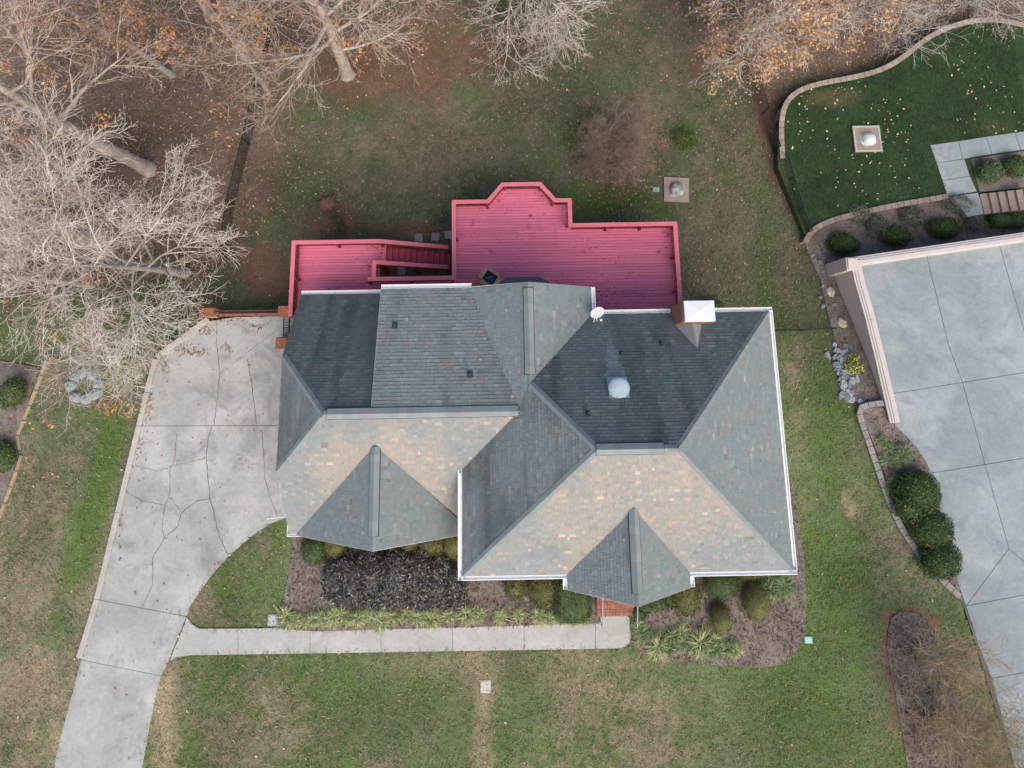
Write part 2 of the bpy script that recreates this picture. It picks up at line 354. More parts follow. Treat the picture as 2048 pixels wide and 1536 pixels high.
P_CLAY = [(820, 110, 150, 90, .8), (930, 110, 60, 40, .4), (700, 430, 60, 25, .4), (810, 462, 110, 14, .8), (640, 440, 60, 40, .25), (535, 555, 50, 55, .95), (520, 390, 40, 60, .35), (1392, 140, 18, 50, .6), (1530, 215, 26, 90, .9), (1545, 330, 8, 60, .5), (690, 150, 70, 60, .5), (530, 330, 50, 50, .35), (200, 800, 60, 30, .5), (330, 640, 70, 50, .3), (1450, 130, 40, 60, .2), (270, 1270, 20, 60, .12), (60, 1320, 60, 60, .25), (480, 480, 30, 60, .25), (1030, 90, 60, 50, .25), (760, 555, 120, 30, .8), (1240, 330, 90, 70, .35), (1772, 1300, 9, 55, 1.1), (1785, 1231, 24, 10, 1.1), (1830, 1222, 26, 9, 1.1), (1862, 1246, 24, 12, .9), (1786, 1400, 9, 60, 1.0), (1890, 1300, 14, 50, .4), (1806, 1480, 10, 60, .5)]
P_LITTER = [(120, 140, 300, 220, 1.2), (330, 300, 170, 170, .9), (60, 450, 220, 180, .8), (440, 120, 120, 160, .9), (1600, 60, 170, 100, 1.2), (1850, 0, 320, 90, 1.2), (400, 450, 60, 120, .5), (900, 20, 250, 50, .5), (700, 60, 120, 60, .4), (1238, 300, 75, 85, .9), (1950, -60, 300, 90, 1.2)]
def patch_sum(px, py, P):
    r = np.zeros_like(px)
    for x, y, rx, ry, w in P:
        d = ((px-x)/rx)**2+((py-y)/ry)**2; r += w*np.exp(-d*.8)
    return r
def lerp(a, b, t): return a+(b-a)*t[:, None]
def ground_col(x, y):
    px, py = PXN(x, y, TZ(x, y))
    n1 = fbm(x*.55, y*.55, 3, 5); n2 = fbm(x*2.1, y*2.1, 9, 4); n3 = fbm(x*.22, y*.22, 21, 3); n4 = fbm(x*6, y*6, 31, 3)
    back = sstep(680, 520, py)                          # back yard: thin winter grass, browner
    left = sstep(330, 200, px)*sstep(640, 760, py)
    c = lerp(np.broadcast_to(GREEN, (len(x), 3)), np.broadcast_to(LUSH, (len(x), 3)), sstep(.4, .65, n3*.5+n2*.5))
    c = c*(1+.0*n1[:, None])
    ol = .28*back+.22*left
    c = lerp(c, np.broadcast_to(OLIVE, c.shape), np.clip(sstep(.36, .62, n1*.40+n2*.35+n4*.25+ol*.55-.07), 0, 1)*.9)
    dry = patch_sum(px, py, P_DRY); lush = patch_sum(px, py, P_LUSH); clay = patch_sum(px, py, P_CLAY); lit = patch_sum(px, py, P_LITTER)
    far = 1-sstep(3.5, 9, np.hypot(np.maximum(np.abs(px-1024)-1024, 0), np.maximum(np.abs(py-768)-768, 0))/100)
    front = sstep(1180, 1320, py)
    n5 = fbm(x*11, y*11, 41, 2)
    m = sstep(.46, .74, n1*.34+n2*.22+n4*.24+n5*.20+dry*.5+.03*back+.035*left+.02*front-lush*.45)
    c = lerp(c, np.broadcast_to(DRY, c.shape), m*(.82-.40*back))
    m = sstep(.50, .76, n1*.3+n2*.3+n4*.2+lush*.6)
    c = lerp(c, np.broadcast_to(LUSH, c.shape), m)
    m = sstep(.45, .8, n1*.35+n2*.35+clay*.62)
    c = lerp(c, np.broadcast_to(CLAY, c.shape), m*.9)
    m = sstep(.5, .85, n2*.4+n1*.3+lit*.6)
    c = lerp(c, np.broadcast_to(LITTER, c.shape), m*.95)
    m = sstep(.75, 1.1, dry*.9+n2*.5)*(1-back)
    c = lerp(c, np.broadcast_to(TAN, c.shape), m*.6)
    n6 = fbm(x*.33, y*.33, 88, 3)
    return c*(.90+.40*n2+.30*n4)[:, None]*(1-.33*back)[:, None]*(.62+.76*n6)[:, None]

xs = np.concatenate([[-400, -200, -100, -60, -45, -36], np.arange(-30.5, 31.4, .17), [36, 45, 60, 100, 200, 400]])
ys = np.concatenate([[-400, -200, -100, -60, -45, -30], np.arange(-24, 23.6, .17), [26, 34, 48, 80, 160, 400]])
gx, gy = np.meshgrid(xs, ys); fx, fy = gx.ravel(), gy.ravel(); fz = TZ(fx, fy)
inner = (np.abs(fx) < 32) & (fy > -25) & (fy < 24)
pad_in = in_poly(fx, fy, PAD_W)
fz = fz-np.where(in_poly(fx, fy, WALK_W) | in_poly(fx, fy, DRIVE_W), .05, 0)-np.where(pad_in, .12, 0)
fz = fz+np.where(inner, (fbm(fx*.9, fy*.9, 55, 3)-.5)*.07*sstep(-.2, .5, np.abs(fy+11.2)-.8), 0)
nx, ny = len(xs), len(ys); idx = np.arange(nx*ny).reshape(ny, nx)
Fq = np.stack([idx[:-1, :-1].ravel(), idx[:-1, 1:].ravel(), idx[1:, 1:].ravel(), idx[1:, :-1].ravel()], 1)
gcol = ground_col(fx, fy)
gme = np_mesh('ground', np.stack([fx, fy, fz], 1), Fq, gcol); gme.polygons.foreach_set('use_smooth', [True]*len(Fq))
link('ground', gme, M['ground'], kind='structure')

# neighbour lawn: a level terrace
def grid_in(poly, z, step, name, mat, colf, kind='structure'):
    x0, x1 = min(p[0] for p in poly), max(p[0] for p in poly); y0, y1 = min(p[1] for p in poly), max(p[1] for p in poly)
    v = []; f = []
    nxx = int((x1-x0)/step)+1; nyy = int((y1-y0)/step)+1
    for i in range(nxx):
        for j in range(nyy):
            q = clip_rect(poly, x0+i*step, x0+(i+1)*step, y0+j*step, y0+(j+1)*step)
            if len(q) >= 3:
                k = len(v); v += q; f.append(tuple(range(k, k+len(q))))
    v = np.array(v); me = bpy.data.meshes.new(name)
    zz = z(v[:, 0], v[:, 1]) if callable(z) else np.full(len(v), z)
    me.from_pydata([(a, b, c) for (a, b), c in zip(v, zz)], [], f)
    a = me.attributes.new('Col', 'FLOAT_COLOR', 'POINT'); cc = np.ones((len(v), 4), np.float32); cc[:, :3] = colf(v[:, 0], v[:, 1]); a.data.foreach_set('color', cc.ravel())
    return link(name, me, mat, kind=kind)
def nlawn_col(x, y):
    px, py = PXN(x, y, NZ); n = fbm(x*.5, y*.5, 71, 4); n2 = fbm(x*2, y*2, 72, 3)
    c = np.broadcast_to(DARKG, (len(x), 3)).copy(); c = c*(.45+.7*n2+.5*n)[:, None]
    t = patch_sum(px, py, [(1650, 195, 70, 22, .6), (1600, 230, 30, 20, .2), (1930, 255, 120, 25, .35), (1870, 330, 60, 40, .2), (1575, 330, 14, 70, .3), (2000, 130, 80, 60, .1)])
    c = lerp(c, np.broadcast_to(np.array((.105, .105, .05)), c.shape), sstep(.45, .8, n*.5+t))
    return c
grid_in(NLAWN_W, NZ, .3, 'neighbour_lawn', M['turf'], nlawn_col)
skirt = MB(); skirt.col = (.06, .06, .035); skirt.prism(NLAWN_W, -3.2, NZ-.02); skirt.build('terrace', M['ground'], kind='structure')

# mulch beds
def bed(name, poly, dz=.035):
    x0, x1 = min(p[0] for p in poly), max(p[0] for p in poly); y0, y1 = min(p[1] for p in poly), max(p[1] for p in poly)
    return grid_in(poly, lambda x, y: TZ(x, y)+dz+.05*fbm(x*1.1, y*1.1, 5, 3), .35, name, M['mulch'], lambda x, y: np.ones((len(x), 3)))
bed('mulch_bed', BED_A_W); bed('mulch_bed', BED_B_W); bed('mulch_bed', NBED_W); bed('mulch_bed', ISLE_W, .02); bed('mulch_bed', LBED_W, .02)
m = MB(); m.prism(NBED2_W, -.3, .09); m.build('mulch_bed', M['mulch'], kind='structure')

# ---------------- driveway: slabs with open joints, kerb, cracks
def inset(poly, d):
    cx = sum(p[0] for p in poly)/len(poly); cy = sum(p[1] for p in poly)/len(poly); out = []
    n = len(poly); area = sum(poly[i][0]*poly[(i+1) % n][1]-poly[(i+1) % n][0]*poly[i][1] for i in range(n))
    if area < 0: poly = poly[::-1]
    for i in range(n):
        a, b, c = Vector(poly[i-1]), Vector(poly[i]), Vector(poly[(i+1) % n])
        e1 = (b-a).normalized(); e2 = (c-b).normalized(); n1 = Vector((-e1.y, e1.x)); n2 = Vector((-e2.y, e2.x))
        h = (n1+n2); h = h/max(.4, h.length_squared)*2*d if h.length > 1e-6 else n1*d
        out.append((b.x+h.x, b.y+h.y))
    return out
dw = bpy.data.objects.new('driveway', None); COL.objects.link(dw); dw['kind'] = 'structure'
jm = MB(); jm.prism(inset(DRIVE_W, .03), -2.3, .012); jm.build('joint_bed', M['crack'], dw)
SL = [[(418, 642), (470, 634), (640, 630), (640, 851), (282, 852), (315, 718)],
      [(282, 852), (640, 851), (640, 1030), (571, 1036), (540, 1048), (500, 1075), (455, 1115), (420, 1155), (395, 1190), (380, 1213), (373, 1233), (198, 1200)],
      [(198, 1200), (373, 1233), (336, 1325), (322, 1352), (162, 1320)],
      [(162, 1320), (322, 1352), (310, 1400), (298, 1460), (284, 1536), (243, 1800), (39, 1800), (107, 1536), (122, 1470)]]
for k, s_ in enumerate(SL):
    m = MB(); m.prism(inset(upoly(s_, .03), .011 if k < 3 else .006), -.4, .03); m.build('slab', M['concrete'], dw)
def strip(name, pts, w, z, mat, parent, jit=0.0):
    """thin crack: a ribbon of uneven width lying 4 mm above the slab"""
    P = []
    for (a, b) in zip(pts[:-1], pts[1:]):
        L = math.hypot(b[0]-a[0], b[1]-a[1]); n = max(2, int(L/.12))
        for i in range(n):
            t = i/n; P.append((a[0]+(b[0]-a[0])*t+random.gauss(0, jit), a[1]+(b[1]-a[1])*t+random.gauss(0, jit)))
    P.append(pts[-1]); m = MB(); L = []; R = []
    for i, p in enumerate(P):
        q = P[min(i+1, len(P)-1)]; o = P[max(i-1, 0)]; d = Vector((q[0]-o[0], q[1]-o[1])); d = d.normalized() if d.length > 0 else Vector((1, 0))
        ww = w*random.uniform(.5, 1.3)/2; L.append((p[0]-d.y*ww, p[1]+d.x*ww, z)); R.append((p[0]+d.y*ww, p[1]-d.x*ww, z))
    for i in range(len(P)-1): m.poly([L[i], R[i], R[i+1], L[i+1]])
    return m.build(name, mat, parent)
CR = [([(433, 643), (433, 681), (437, 722), (439, 746), (437, 778), (428, 850)], .028), ([(422, 854), (416, 879), (412, 914), (416, 961), (420, 998), (429, 1031), (439, 1075), (457, 1110)], .032),
      ([(495, 719), (504, 766), (508, 810), (513, 848)], .034), ([(523, 858), (527, 905), (530, 955), (539, 993), (554, 1031)], .024),
      ([(420, 998), (393, 1002), (363, 1025), (355, 1052), (328, 1078), (305, 1116), (306, 1137), (305, 1172), (284, 1213)], .028),
      ([(353, 867), (349, 923), (340, 938), (340, 984), (328, 1020), (324, 1055), (330, 1077)], .022), ([(272, 932), (316, 943), (343, 933), (407, 917)], .016),
      ([(252, 984), (284, 1002), (331, 1011)], .016), ([(557, 658), (498, 702), (440, 749)], .014), ([(340, 995), (363, 1025)], .014)]
for pts, w in CR: strip('crack', upoly(pts, .034), w, .034, M['crack'], dw, .014)
# kerb along the outer edge of the driveway
kb = bpy.data.objects.new('kerb', None); COL.objects.link(kb); kb['kind'] = 'structure'
KP = upoly([(162, 1318), (198, 1200), (240, 1026), (282, 852), (298, 785), (315, 718), (366, 680), (418, 642)], .13)
for a, b in zip(KP[:-1], KP[1:]):
    d = Vector((b[0]-a[0], b[1]-a[1])).normalized(); nn = Vector((-d.y, d.x))*.24
    if nn.x > 0 and abs(nn.x) > abs(nn.y): nn = -nn
    e = d*.006
    m = MB(); m.prism([(a[0]+e.x, a[1]+e.y), (b[0]-e.x, b[1]-e.y), (b[0]-e.x+nn.x, b[1]-e.y+nn.y), (a[0]+e.x+nn.x, a[1]+e.y+nn.y)], -1.6, .13)
    bevel(m.build('kerb_section', M['kerb'], kb), .02, 2)

# ---------------- front walkway
wk = bpy.data.objects.new('walkway', None); COL.objects.link(wk); wk['kind'] = 'structure'
m = MB(); m.prism(inset(WALK_W, .03), -.2, .012); m.build('joint_bed', M['crack'], wk)
jx = [476, 620, 762, 905, 1048, 1191]
def wy(x): return 1258.5-(x-398)*.0187, 1311-(x-380)*.0158
pieces = [[(374, 1234), (384, 1248), (398, 1257), (476, wy(476)[0]), (476, wy(476)[1]), (380, 1311), (352, 1315), (338, 1324)]]
for a, b in zip(jx[:-1], jx[1:]): pieces.append([(a, wy(a)[0]), (b, wy(b)[0]), (b, wy(b)[1]), (a, wy(a)[1])])
pieces.append([(1191, 1243), (1199, 1240), (1199, 1232), (1252, 1231), (1258, 1234), (1260, 1242), (1262, 1275), (1259, 1286), (1251, 1293), (1240, 1297), (1191, wy(1191)[1])])
for p in pieces:
    m = MB(); m.prism(inset(upoly(p, .035), .009), -.2, .035); m.build('slab', M['walk'], wk)

# ---------------- neighbour's parking pad
pd = bpy.data.objects.new('neighbour_driveway', None); COL.objects.link(pd); pd['kind'] = 'structure'
m = MB(); m.prism(inset(PAD_W, .05), -2.6, .008); m.build('joint_bed', M['crack'], pd)
for p in [[(1706, 516), (1850, 497), (1897, 690), (1925, 765), (1768, 790)], [(1850, 497), (1995, 477), (2048, 660), (2072, 741), (1925, 765), (1897, 690)],
          [(1995, 477), (2135, 458), (2135, 731), (2072, 741), (2048, 660)], [(1768, 790), (1925, 765), (1970, 929), (1862, 946), (1850, 922), (1835, 898), (1812, 872), (1785, 850)],
          [(1925, 765), (2072, 741), (2135, 731), (2135, 902), (1970, 929)], [(1862, 946), (1970, 929), (2018, 1097), (1932, 1212), (1915, 1165), (1890, 1072)],
          [(1970, 929), (2135, 902), (2135, 1172), (2105, 1172), (2018, 1097)], [(2018, 1097), (2105, 1172), (2100, 1180), (1932, 1212)],
          [(1932, 1212), (2100, 1180), (2135, 1174), (2135, 1330), (1983, 1357), (1957, 1290)], [(1983, 1357), (2135, 1330), (2135, 1795), (2104, 1795), (2030, 1536), (1996, 1405)]]:
    m = MB(); m.prism(inset(upoly(p, .03), .012), -.25, .03); m.build('slab', M['pad'], pd)

# ================================================================== HOUSE
P = .78                                   # roof pitch
ZA, ZB = 4.4, 2.3                         # eave heights of the main block and of the garage wing
ax0, ax1 = -2.04, 10.68; ay0, ay1 = -7.65, 2.25
bx0 = -9.36; by0, by1 = -6.46, 3.49
hA = (ay1-ay0)/2; ayc = (ay0+ay1)/2; zAr = ZA+P*hA; arx0, arx1 = ax0+hA, ax1-hA
byc = (by0+by1)/2; hB = (by1-by0)/2; zBr = ZB+P*hB
cxr, cx1, cy1 = .68, 3.36, 3.36; zCr = ZA+P*(cx1-cxr)
cyj = ayc+(arx0-cxr)                     # y where the C ridge meets the hip of A
bxr = ax0+(zBr-ZA)/P                     # x where the B ridge meets the west slope of A
dxr, dhw = -5.35, 3.72; zDr = 5.22; dy0 = by0-.06; pD = (zDr-ZB)/dhw; dys = by0+(zDr-ZB)/P
exr, ehw = 4.34, 2.36; zEr = 6.5; ey0 = -8.2; pE = (zEr-ZA)/ehw; eys = ay0+(zEr-ZA)/P
zcl = 4.42; jx = bx0+(zBr-zcl)/.80; jyf = by0+(zcl-ZB)/P; jyb = by1-(zcl-ZB)/P   # clipped gable
sx0, sy1, zS = -5.36, 3.42, 4.62; pS = (zBr-zS)/(sy1-byc)                     # shed dormer
# valley shed/C : C west slope z = zCr - P*(cxr-x)
def cw(x): return zCr-P*(cxr-x)
def xs_c(y): return cxr-(zCr-(zBr-pS*(y-byc)))/P
V = lambda *a: Vector(a)
FACES = {
 'A_S': [V(ax0, ay0, ZA), V(ax1, ay0, ZA), V(arx1, ayc, zAr), V(arx0, ayc, zAr)],
 'A_E': [V(ax1, ay0, ZA), V(ax1, ay1, ZA), V(arx1, ayc, zAr)],
 'A_N': [V(ax1, ay1, ZA), V(cx1, ay1, ZA), V(cxr, cyj, ZA+P*(cxr-ax0)), V(arx0, ayc, zAr), V(arx1, ayc, zAr)],
 'A_W': [V(ax0, ay0, ZA), V(arx0, ayc, zAr), V(cxr, cyj, ZA+P*(cxr-ax0)), V(bxr, byc, zBr), V(ax0, by0+(ZA-ZB)/P, ZA)],
 'B_S1': [V(bx0, by0, ZB), V(bx0, jyf, zcl), V(jx, byc, zBr), V(bxr, byc, zBr), V(ax0+.02, by0+(ZA-ZB)/P, ZA), V(-1.72, by0+(ZA-ZB)/P, ZA), V(-1.72, by0, ZB)],
 'B_W': [V(bx0, jyf, zcl), V(bx0, jyb, zcl), V(jx, byc, zBr)],
 'B_N': [V(bx0, by1, ZB), V(bx0, jyb, zcl), V(jx, byc, zBr), V(sx0, byc, zBr), V(sx0, by1, ZB)],
 'S_N': [V(sx0, byc, zBr), V(sx0, sy1, zS), V(xs_c(sy1), sy1, zS), V(xs_c(byc), byc, zBr)],
 'C_W': [V(xs_c(sy1), sy1-.06, cw(xs_c(sy1))), V(cxr, cy1, zCr), V(cxr, cyj, zCr), V(xs_c(byc)+.02, byc, cw(xs_c(byc)+.02))],
 'C_E': [V(cx1, cy1, ZA), V(cxr, cy1, zCr), V(cxr, cyj, zCr), V(cx1, ay1, ZA)],
 'D_W': [V(dxr-dhw, dy0, ZB), V(dxr, dy0, zDr), V(dxr, dys, zDr)],
 'D_E': [V(dxr+dhw-.08, dy0, ZB+.08*pD), V(dxr, dy0, zDr), V(dxr, dys, zDr)],
 'E_W': [V(exr-ehw, ey0, ZA), V(exr, ey0, zEr), V(exr, eys, zEr), V(exr-ehw, ay0, ZA)],
 'E_E': [V(exr+ehw, ey0, ZA), V(exr, ey0, zEr), V(exr, eys, zEr), V(exr+ehw, ay0, ZA)],
}
house = empty('house', (0, 0, 0), 'house with grey shingled hip and gable roof, white gutters and brick chimney', 'house')
rm = MB(); rm.col = (.2, .2, .2)
for k, f in FACES.items(): rm.slab([p+V(0, 0, -.012) for p in f], .12)
roof = rm.build('roof', M['shingle'], house)

PAL = [((.206, .246, .250), 58), ((.275, .255, .238), 15), ((.330, .318, .290), 7), ((.172, .200, .208), 10), ((.255, .292, .290), 12)]
PC = [c for c, w in PAL for _ in range(w)]
def stain(p, key):
    """streaks of algae plus painted-in shade on the shaded slopes, a clean run below the metal vent and the chimney flashing"""
    k = 1.0
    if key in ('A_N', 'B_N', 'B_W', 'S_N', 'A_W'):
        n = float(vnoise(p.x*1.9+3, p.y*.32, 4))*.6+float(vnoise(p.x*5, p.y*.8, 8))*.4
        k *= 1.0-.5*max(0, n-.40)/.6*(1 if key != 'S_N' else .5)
        k *= .66 if key in ('A_N', 'B_N') else .90  # flat factor paints north-side shade into the tab colour, fainter on other slopes
    if key in ('A_N',):
        q = stain_spots
        for (x0, y0, y1, w0, w1, g) in q:
            if y0 < p.y < y1:
                t = (p.y-y0)/(y1-y0); w = w0+(w1-w0)*t
                k *= 1+g*(1-t*.7)*max(0, min(1, (w-abs(p.x-x0-.18*t))/.10))
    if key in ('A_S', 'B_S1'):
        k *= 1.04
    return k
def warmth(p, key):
    """strength of the tan tint, in broad patches on the two large south slopes"""
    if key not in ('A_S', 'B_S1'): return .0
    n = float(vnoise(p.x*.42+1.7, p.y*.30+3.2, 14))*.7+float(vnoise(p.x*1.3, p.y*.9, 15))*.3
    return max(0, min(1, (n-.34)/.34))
vx, vy = U(1236, 773, 7.0); chx, chy = U(1400, 690, 4.9)
stain_spots = [(vx-.06, vy+.1, vy+2.3, .40, .10, .75), (chx, chy-.45, chy+.9, .05, .95, .35)]
def shingle_face(key, poly, warm=False):
    n = (poly[1]-poly[0]).cross(poly[2]-poly[0]).normalized()
    if n.z < 0: n = -n
    dn = Vector((0, 0, -1)); dn = (dn-n*dn.dot(n)).normalized(); al = n.cross(dn).normalized(); o = poly[0]
    p2 = [((p-o).dot(al), (p-o).dot(dn)) for p in poly]
    u0, u1 = min(p[0] for p in p2), max(p[0] for p in p2); v0, v1 = min(p[1] for p in p2), max(p[1] for p in p2)
    EXP = .146; m = MB(); k = 0; vb = v1
    while vb > v0:
        va = vb-EXP; u = u0-random.uniform(0, .3)
        while u < u1:
            w = random.choice((.10, .13, .16, .2, .26)); proud = random.random() < .5
            q = clip_rect(p2, u+.003, u+w-.003, va, vb)
            if len(q) >= 3:
                h1 = .024 if proud else .015
                pts = [o+al*a+dn*b+n*(.004+(b-va)/EXP*h1) for a, b in q]
                ctr = sum(pts, Vector())/len(pts)
                c = random.choice(PC)
                if random.random() < .86: c = tuple(.34*a+.66*b for a, b in zip(c, PAL[0][0]))
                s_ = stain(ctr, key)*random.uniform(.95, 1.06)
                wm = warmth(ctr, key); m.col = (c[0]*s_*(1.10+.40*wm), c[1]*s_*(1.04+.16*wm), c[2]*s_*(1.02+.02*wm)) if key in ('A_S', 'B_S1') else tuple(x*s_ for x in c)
                # orientation
                if (pts[1]-pts[0]).cross(pts[2]-pts[0]).dot(n) < 0: pts.reverse()
                m.poly(pts)
                lo = [(a, b) for a, b in q if abs(b-vb) < 1e-5]
                if len(lo) >= 2:
                    a0, a1 = min(lo)[0], max(lo)[0]; m.col = tuple(x*.8 for x in m.col)
                    e = [o+al*a0+dn*vb, o+al*a1+dn*vb]
                    m.poly([e[0]+n*(.004+h1), e[1]+n*(.004+h1), e[1]-n*.004, e[0]-n*.004])
            u += w
        vb = va; k += 1
    return m.build('shingles', M['shingle'], roof, kind='stuff')
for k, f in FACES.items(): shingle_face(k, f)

def sl_col(a=.1):
    c = random.choice(PC); return tuple(.2*x+.4*y+.4*z for x, y, z in zip(c, PAL[4][0], PAL[0][0]))
# ridge vents: raised strips capped with shingle, dark slot along both edges
def ridge_vent(a, b, na, nb, w=.235):
    """a-b along the ridge; na, nb: unit down-slope vectors of the two sides"""
    d = (b-a).normalized(); L = (b-a).length; core = MB(); core.col = (.02, .02, .02); up = Vector((0, 0, 1))
    e2 = d*.02
    for s in (na, nb): core.hexa([a-e2+s*(w+.028)+up*.0, b+e2+s*(w+.028)+up*.0, b+e2+up*.0, a-e2+up*.0], [a-e2+s*(w+.028)+up*.068, b+e2+s*(w+.028)+up*.068, b+e2+up*.068, a-e2+up*.068])
    o = core.build('ridge_vent', M['vent'], roof)
    cp = MB(); t = 0
    while t < L-.02:
        t1 = min(L, t+.30); kk = random.uniform(.95, 1.1); cp.col = tuple(x*kk for x in sl_col())
        for s in (na, nb):
            e = .004*random.random(); A, B = a+d*t, a+d*t1
            lo = [A+s*w+up*(.075+e), B+s*w+up*(.083+e), B+up*(.083+e), A+up*(.075+e)]
            cp.hexa(lo, [p+up*.022 for p in lo])
        t = t1
    cp.build('ridge_cap', M['shingle'], roof)
def ds(x, y, p=P): v = Vector((x, y, -p*math.hypot(x, y))); return v.normalized()
def rp(px, py, ridge):
    return ridge
def on_x(px, py, z, y): return V(U(px, py, z)[0], y, z)
def on_y(px, py, z, x): return V(x, U(px, py, z)[1], z)
ridge_vent(on_x(654, 826, zBr, byc), on_x(1037, 817, zBr, byc), ds(0, -1), ds(0, 1, .5))
ridge_vent(on_x(1192, 888, zAr, ayc), on_x(1327, 888, zAr, ayc), ds(0, -1), ds(0, 1))
ridge_vent(on_y(1058, 576, zCr, cxr), on_y(1060, 748, zCr, cxr), ds(-1, 0), ds(1, 0))
ridge_vent(on_y(745, 893, zDr, dxr), on_y(742, 1073, zDr, dxr), ds(-1, 0), ds(1, 0))
ridge_vent(on_y(1263, 1016, zEr, exr), on_y(1271, 1187, zEr, exr), ds(-1, 0), ds(1, 0))
def hip_cap(a, b, n1, n2, w=.15):
    """overlapping cap shingles along a hip or ridge; n1, n2 unit vectors down the two slopes, across the line"""
    d = (b-a).normalized(); L = (b-a).length; up = Vector((0, 0, 1)); m = MB(); t = 0
    while t < L:
        t1 = min(L, t+.2); kk = random.uniform(.9, 1.06); m.col = tuple(x*kk for x in sl_col()); A, B = a+d*t, a+d*(t1+.03)
        for s in (n1, n2):
            lo = [A+s*w+up*.030, B+s*w+up*.036, B+up*.052, A+up*.044]
            m.hexa([p-up*.02 for p in lo], lo)
        t = t1
    m.build('hip_cap', M['shingle'], roof)
def hipn(a, b, nrm):
    """unit vector lying in the slope with normal nrm, square to a-b, pointing downwards"""
    d = (b-a).normalized(); s = nrm.cross(d).normalized()
    return s if s.z < 0 else -s
def nr(key):
    f = FACES[key]; n = (f[1]-f[0]).cross(f[2]-f[0]).normalized(); return n if n.z > 0 else -n
for a, b, k1, k2 in [(V(ax1, ay0, ZA), V(arx1, ayc, zAr), 'A_S', 'A_E'), (V(ax1, ay1, ZA), V(arx1, ayc, zAr), 'A_E', 'A_N'), (V(ax0, ay0, ZA), V(arx0, ayc, zAr), 'A_S', 'A_W'),
                     (V(cxr, cyj, ZA+P*(cxr-ax0)), V(arx0, ayc, zAr), 'A_W', 'A_N'), (V(bx0, jyf, zcl), V(jx, byc, zBr), 'B_S1', 'B_W'), (V(bx0, jyb, zcl), V(jx, byc, zBr), 'B_W', 'B_N'),
                     (V(arx0, ayc, zAr), V(arx1, ayc, zAr), 'A_S', 'A_N'), (V(jx, byc, zBr), V(bxr, byc, zBr), 'B_S1', 'S_N'), (V(cxr, cy1, zCr), V(cxr, cyj, zCr), 'C_W', 'C_E'),
                     (V(dxr, dy0, zDr), V(dxr, dys, zDr), 'D_W', 'D_E'), (V(exr, ey0, zEr), V(exr, eys, zEr), 'E_W', 'E_E')]:
    hip_cap(a, b, hipn(a, b, nr(k1)), hipn(a, b, nr(k2)), .15)

# gutters: open white troughs under each level eave
def gutter(a, b, out, z, w=.15, h=.11):
    a = Vector((*a, z)); b = Vector((*b, z)); o = Vector((*out, 0)); up = Vector((0, 0, 1)); m = MB(); t = .014
    prof = [(0, -h, t, .03), (t, -h, w-t, -h+t), (w-t, -h, w+.012, .0)]
    for x0, z0, x1, z1 in prof:
        lo = [a+o*x0+up*z0, b+o*x0+up*z0, b+o*x1+up*z0, a+o*x1+up*z0]; m.hexa(lo, [p+up*(z1-z0) for p in lo])
    for e in (a, b):
        d = (b-a).normalized()*.012*(1 if e is a else -1); lo = [e+up*-h, e+o*w+up*-h, e+o*w+d+up*-h, e+d+up*-h]; m.hexa(lo, [p+up*(h-.01) for p in lo])
    m.build('gutter', M['white'], house)
    f = MB(); lo = [a-o*.03-up*.2, b-o*.03-up*.2, b-o*.004-up*.2, a-o*.004-up*.2]; f.hexa(lo, [p+up*.19 for p in lo]); f.build('fascia', M['fascia'], house)
gutter((ax1, ay0), (ax1, ay1), (1, 0), ZA)
gutter((ax0, ay0), (exr-ehw, ay0), (0, -1), ZA); gutter((exr+ehw, ay0), (ax1+.15, ay0), (0, -1), ZA)
gutter((ax0, ay0-.15), (ax0, by0+(ZA-ZB)/P), (-1, 0), ZA)
chx0 = U(1346, 649, 4.55)[0]; chx1 = U(1428, 640, 6.6)[0]
gutter((cx1+.16, ay1), (chx0-.03, ay1), (0, 1), ZA); gutter((chx1+.03, ay1), (ax1+.15, ay1), (0, 1), ZA)
gutter((cx1, ay1), (cx1, cy1), (1, 0), ZA)
gutter((bx0+.02, by1), (sx0-.02, by1), (0, 1), ZB); gutter((sx0, sy1), (xs_c(sy1)+.1, sy1), (0, 1), zS)
gutter((exr-ehw, ey0+.02), (exr-ehw, ay0-.16), (-1, 0), ZA); gutter((exr+ehw, ey0+.02), (exr+ehw, ay0-.16), (1, 0), ZA)
gutter((bx0, by0-.0), (bx0, by0+.78), (-1, 0), ZB, .10); gutter((bx0-.1, by0), (bx0+.5, by0), (0, -1), ZB, .10)
# rake boards along the gables
def rake(a, b):
    rk = MB(); a = Vector(a); b = Vector(b); d = (b-a); q = Vector((-d.y, d.x, 0)).normalized()*.02; up = Vector((0, 0, 1))
    lo = [a-q-up*.2, b-q-up*.2, b+q-up*.2, a+q-up*.2]; rk.hexa(lo, [p+up*.17 for p in lo]); rk.build('rake_board', M['fascia'], house)
for a, b in [((bx0, by0, ZB), (bx0, jyf, zcl)), ((bx0, jyf, zcl), (bx0, jyb, zcl)), ((bx0, by1, ZB), (bx0, jyb, zcl)), ((dxr-dhw, dy0, ZB), (dxr, dy0, zDr)), ((dxr, dy0, zDr), (dxr+dhw, dy0, ZB)),
             ((exr-ehw, ey0, ZA), (exr, ey0, zEr)), ((exr, ey0, zEr), (exr+ehw, ey0, ZA)), ((cx1, cy1, ZA), (cxr, cy1, zCr)), ((cxr, cy1, zCr), (xs_c(sy1), sy1, zS)), ((sx0, byc, zBr), (sx0, sy1, zS))]: rake(a, b)
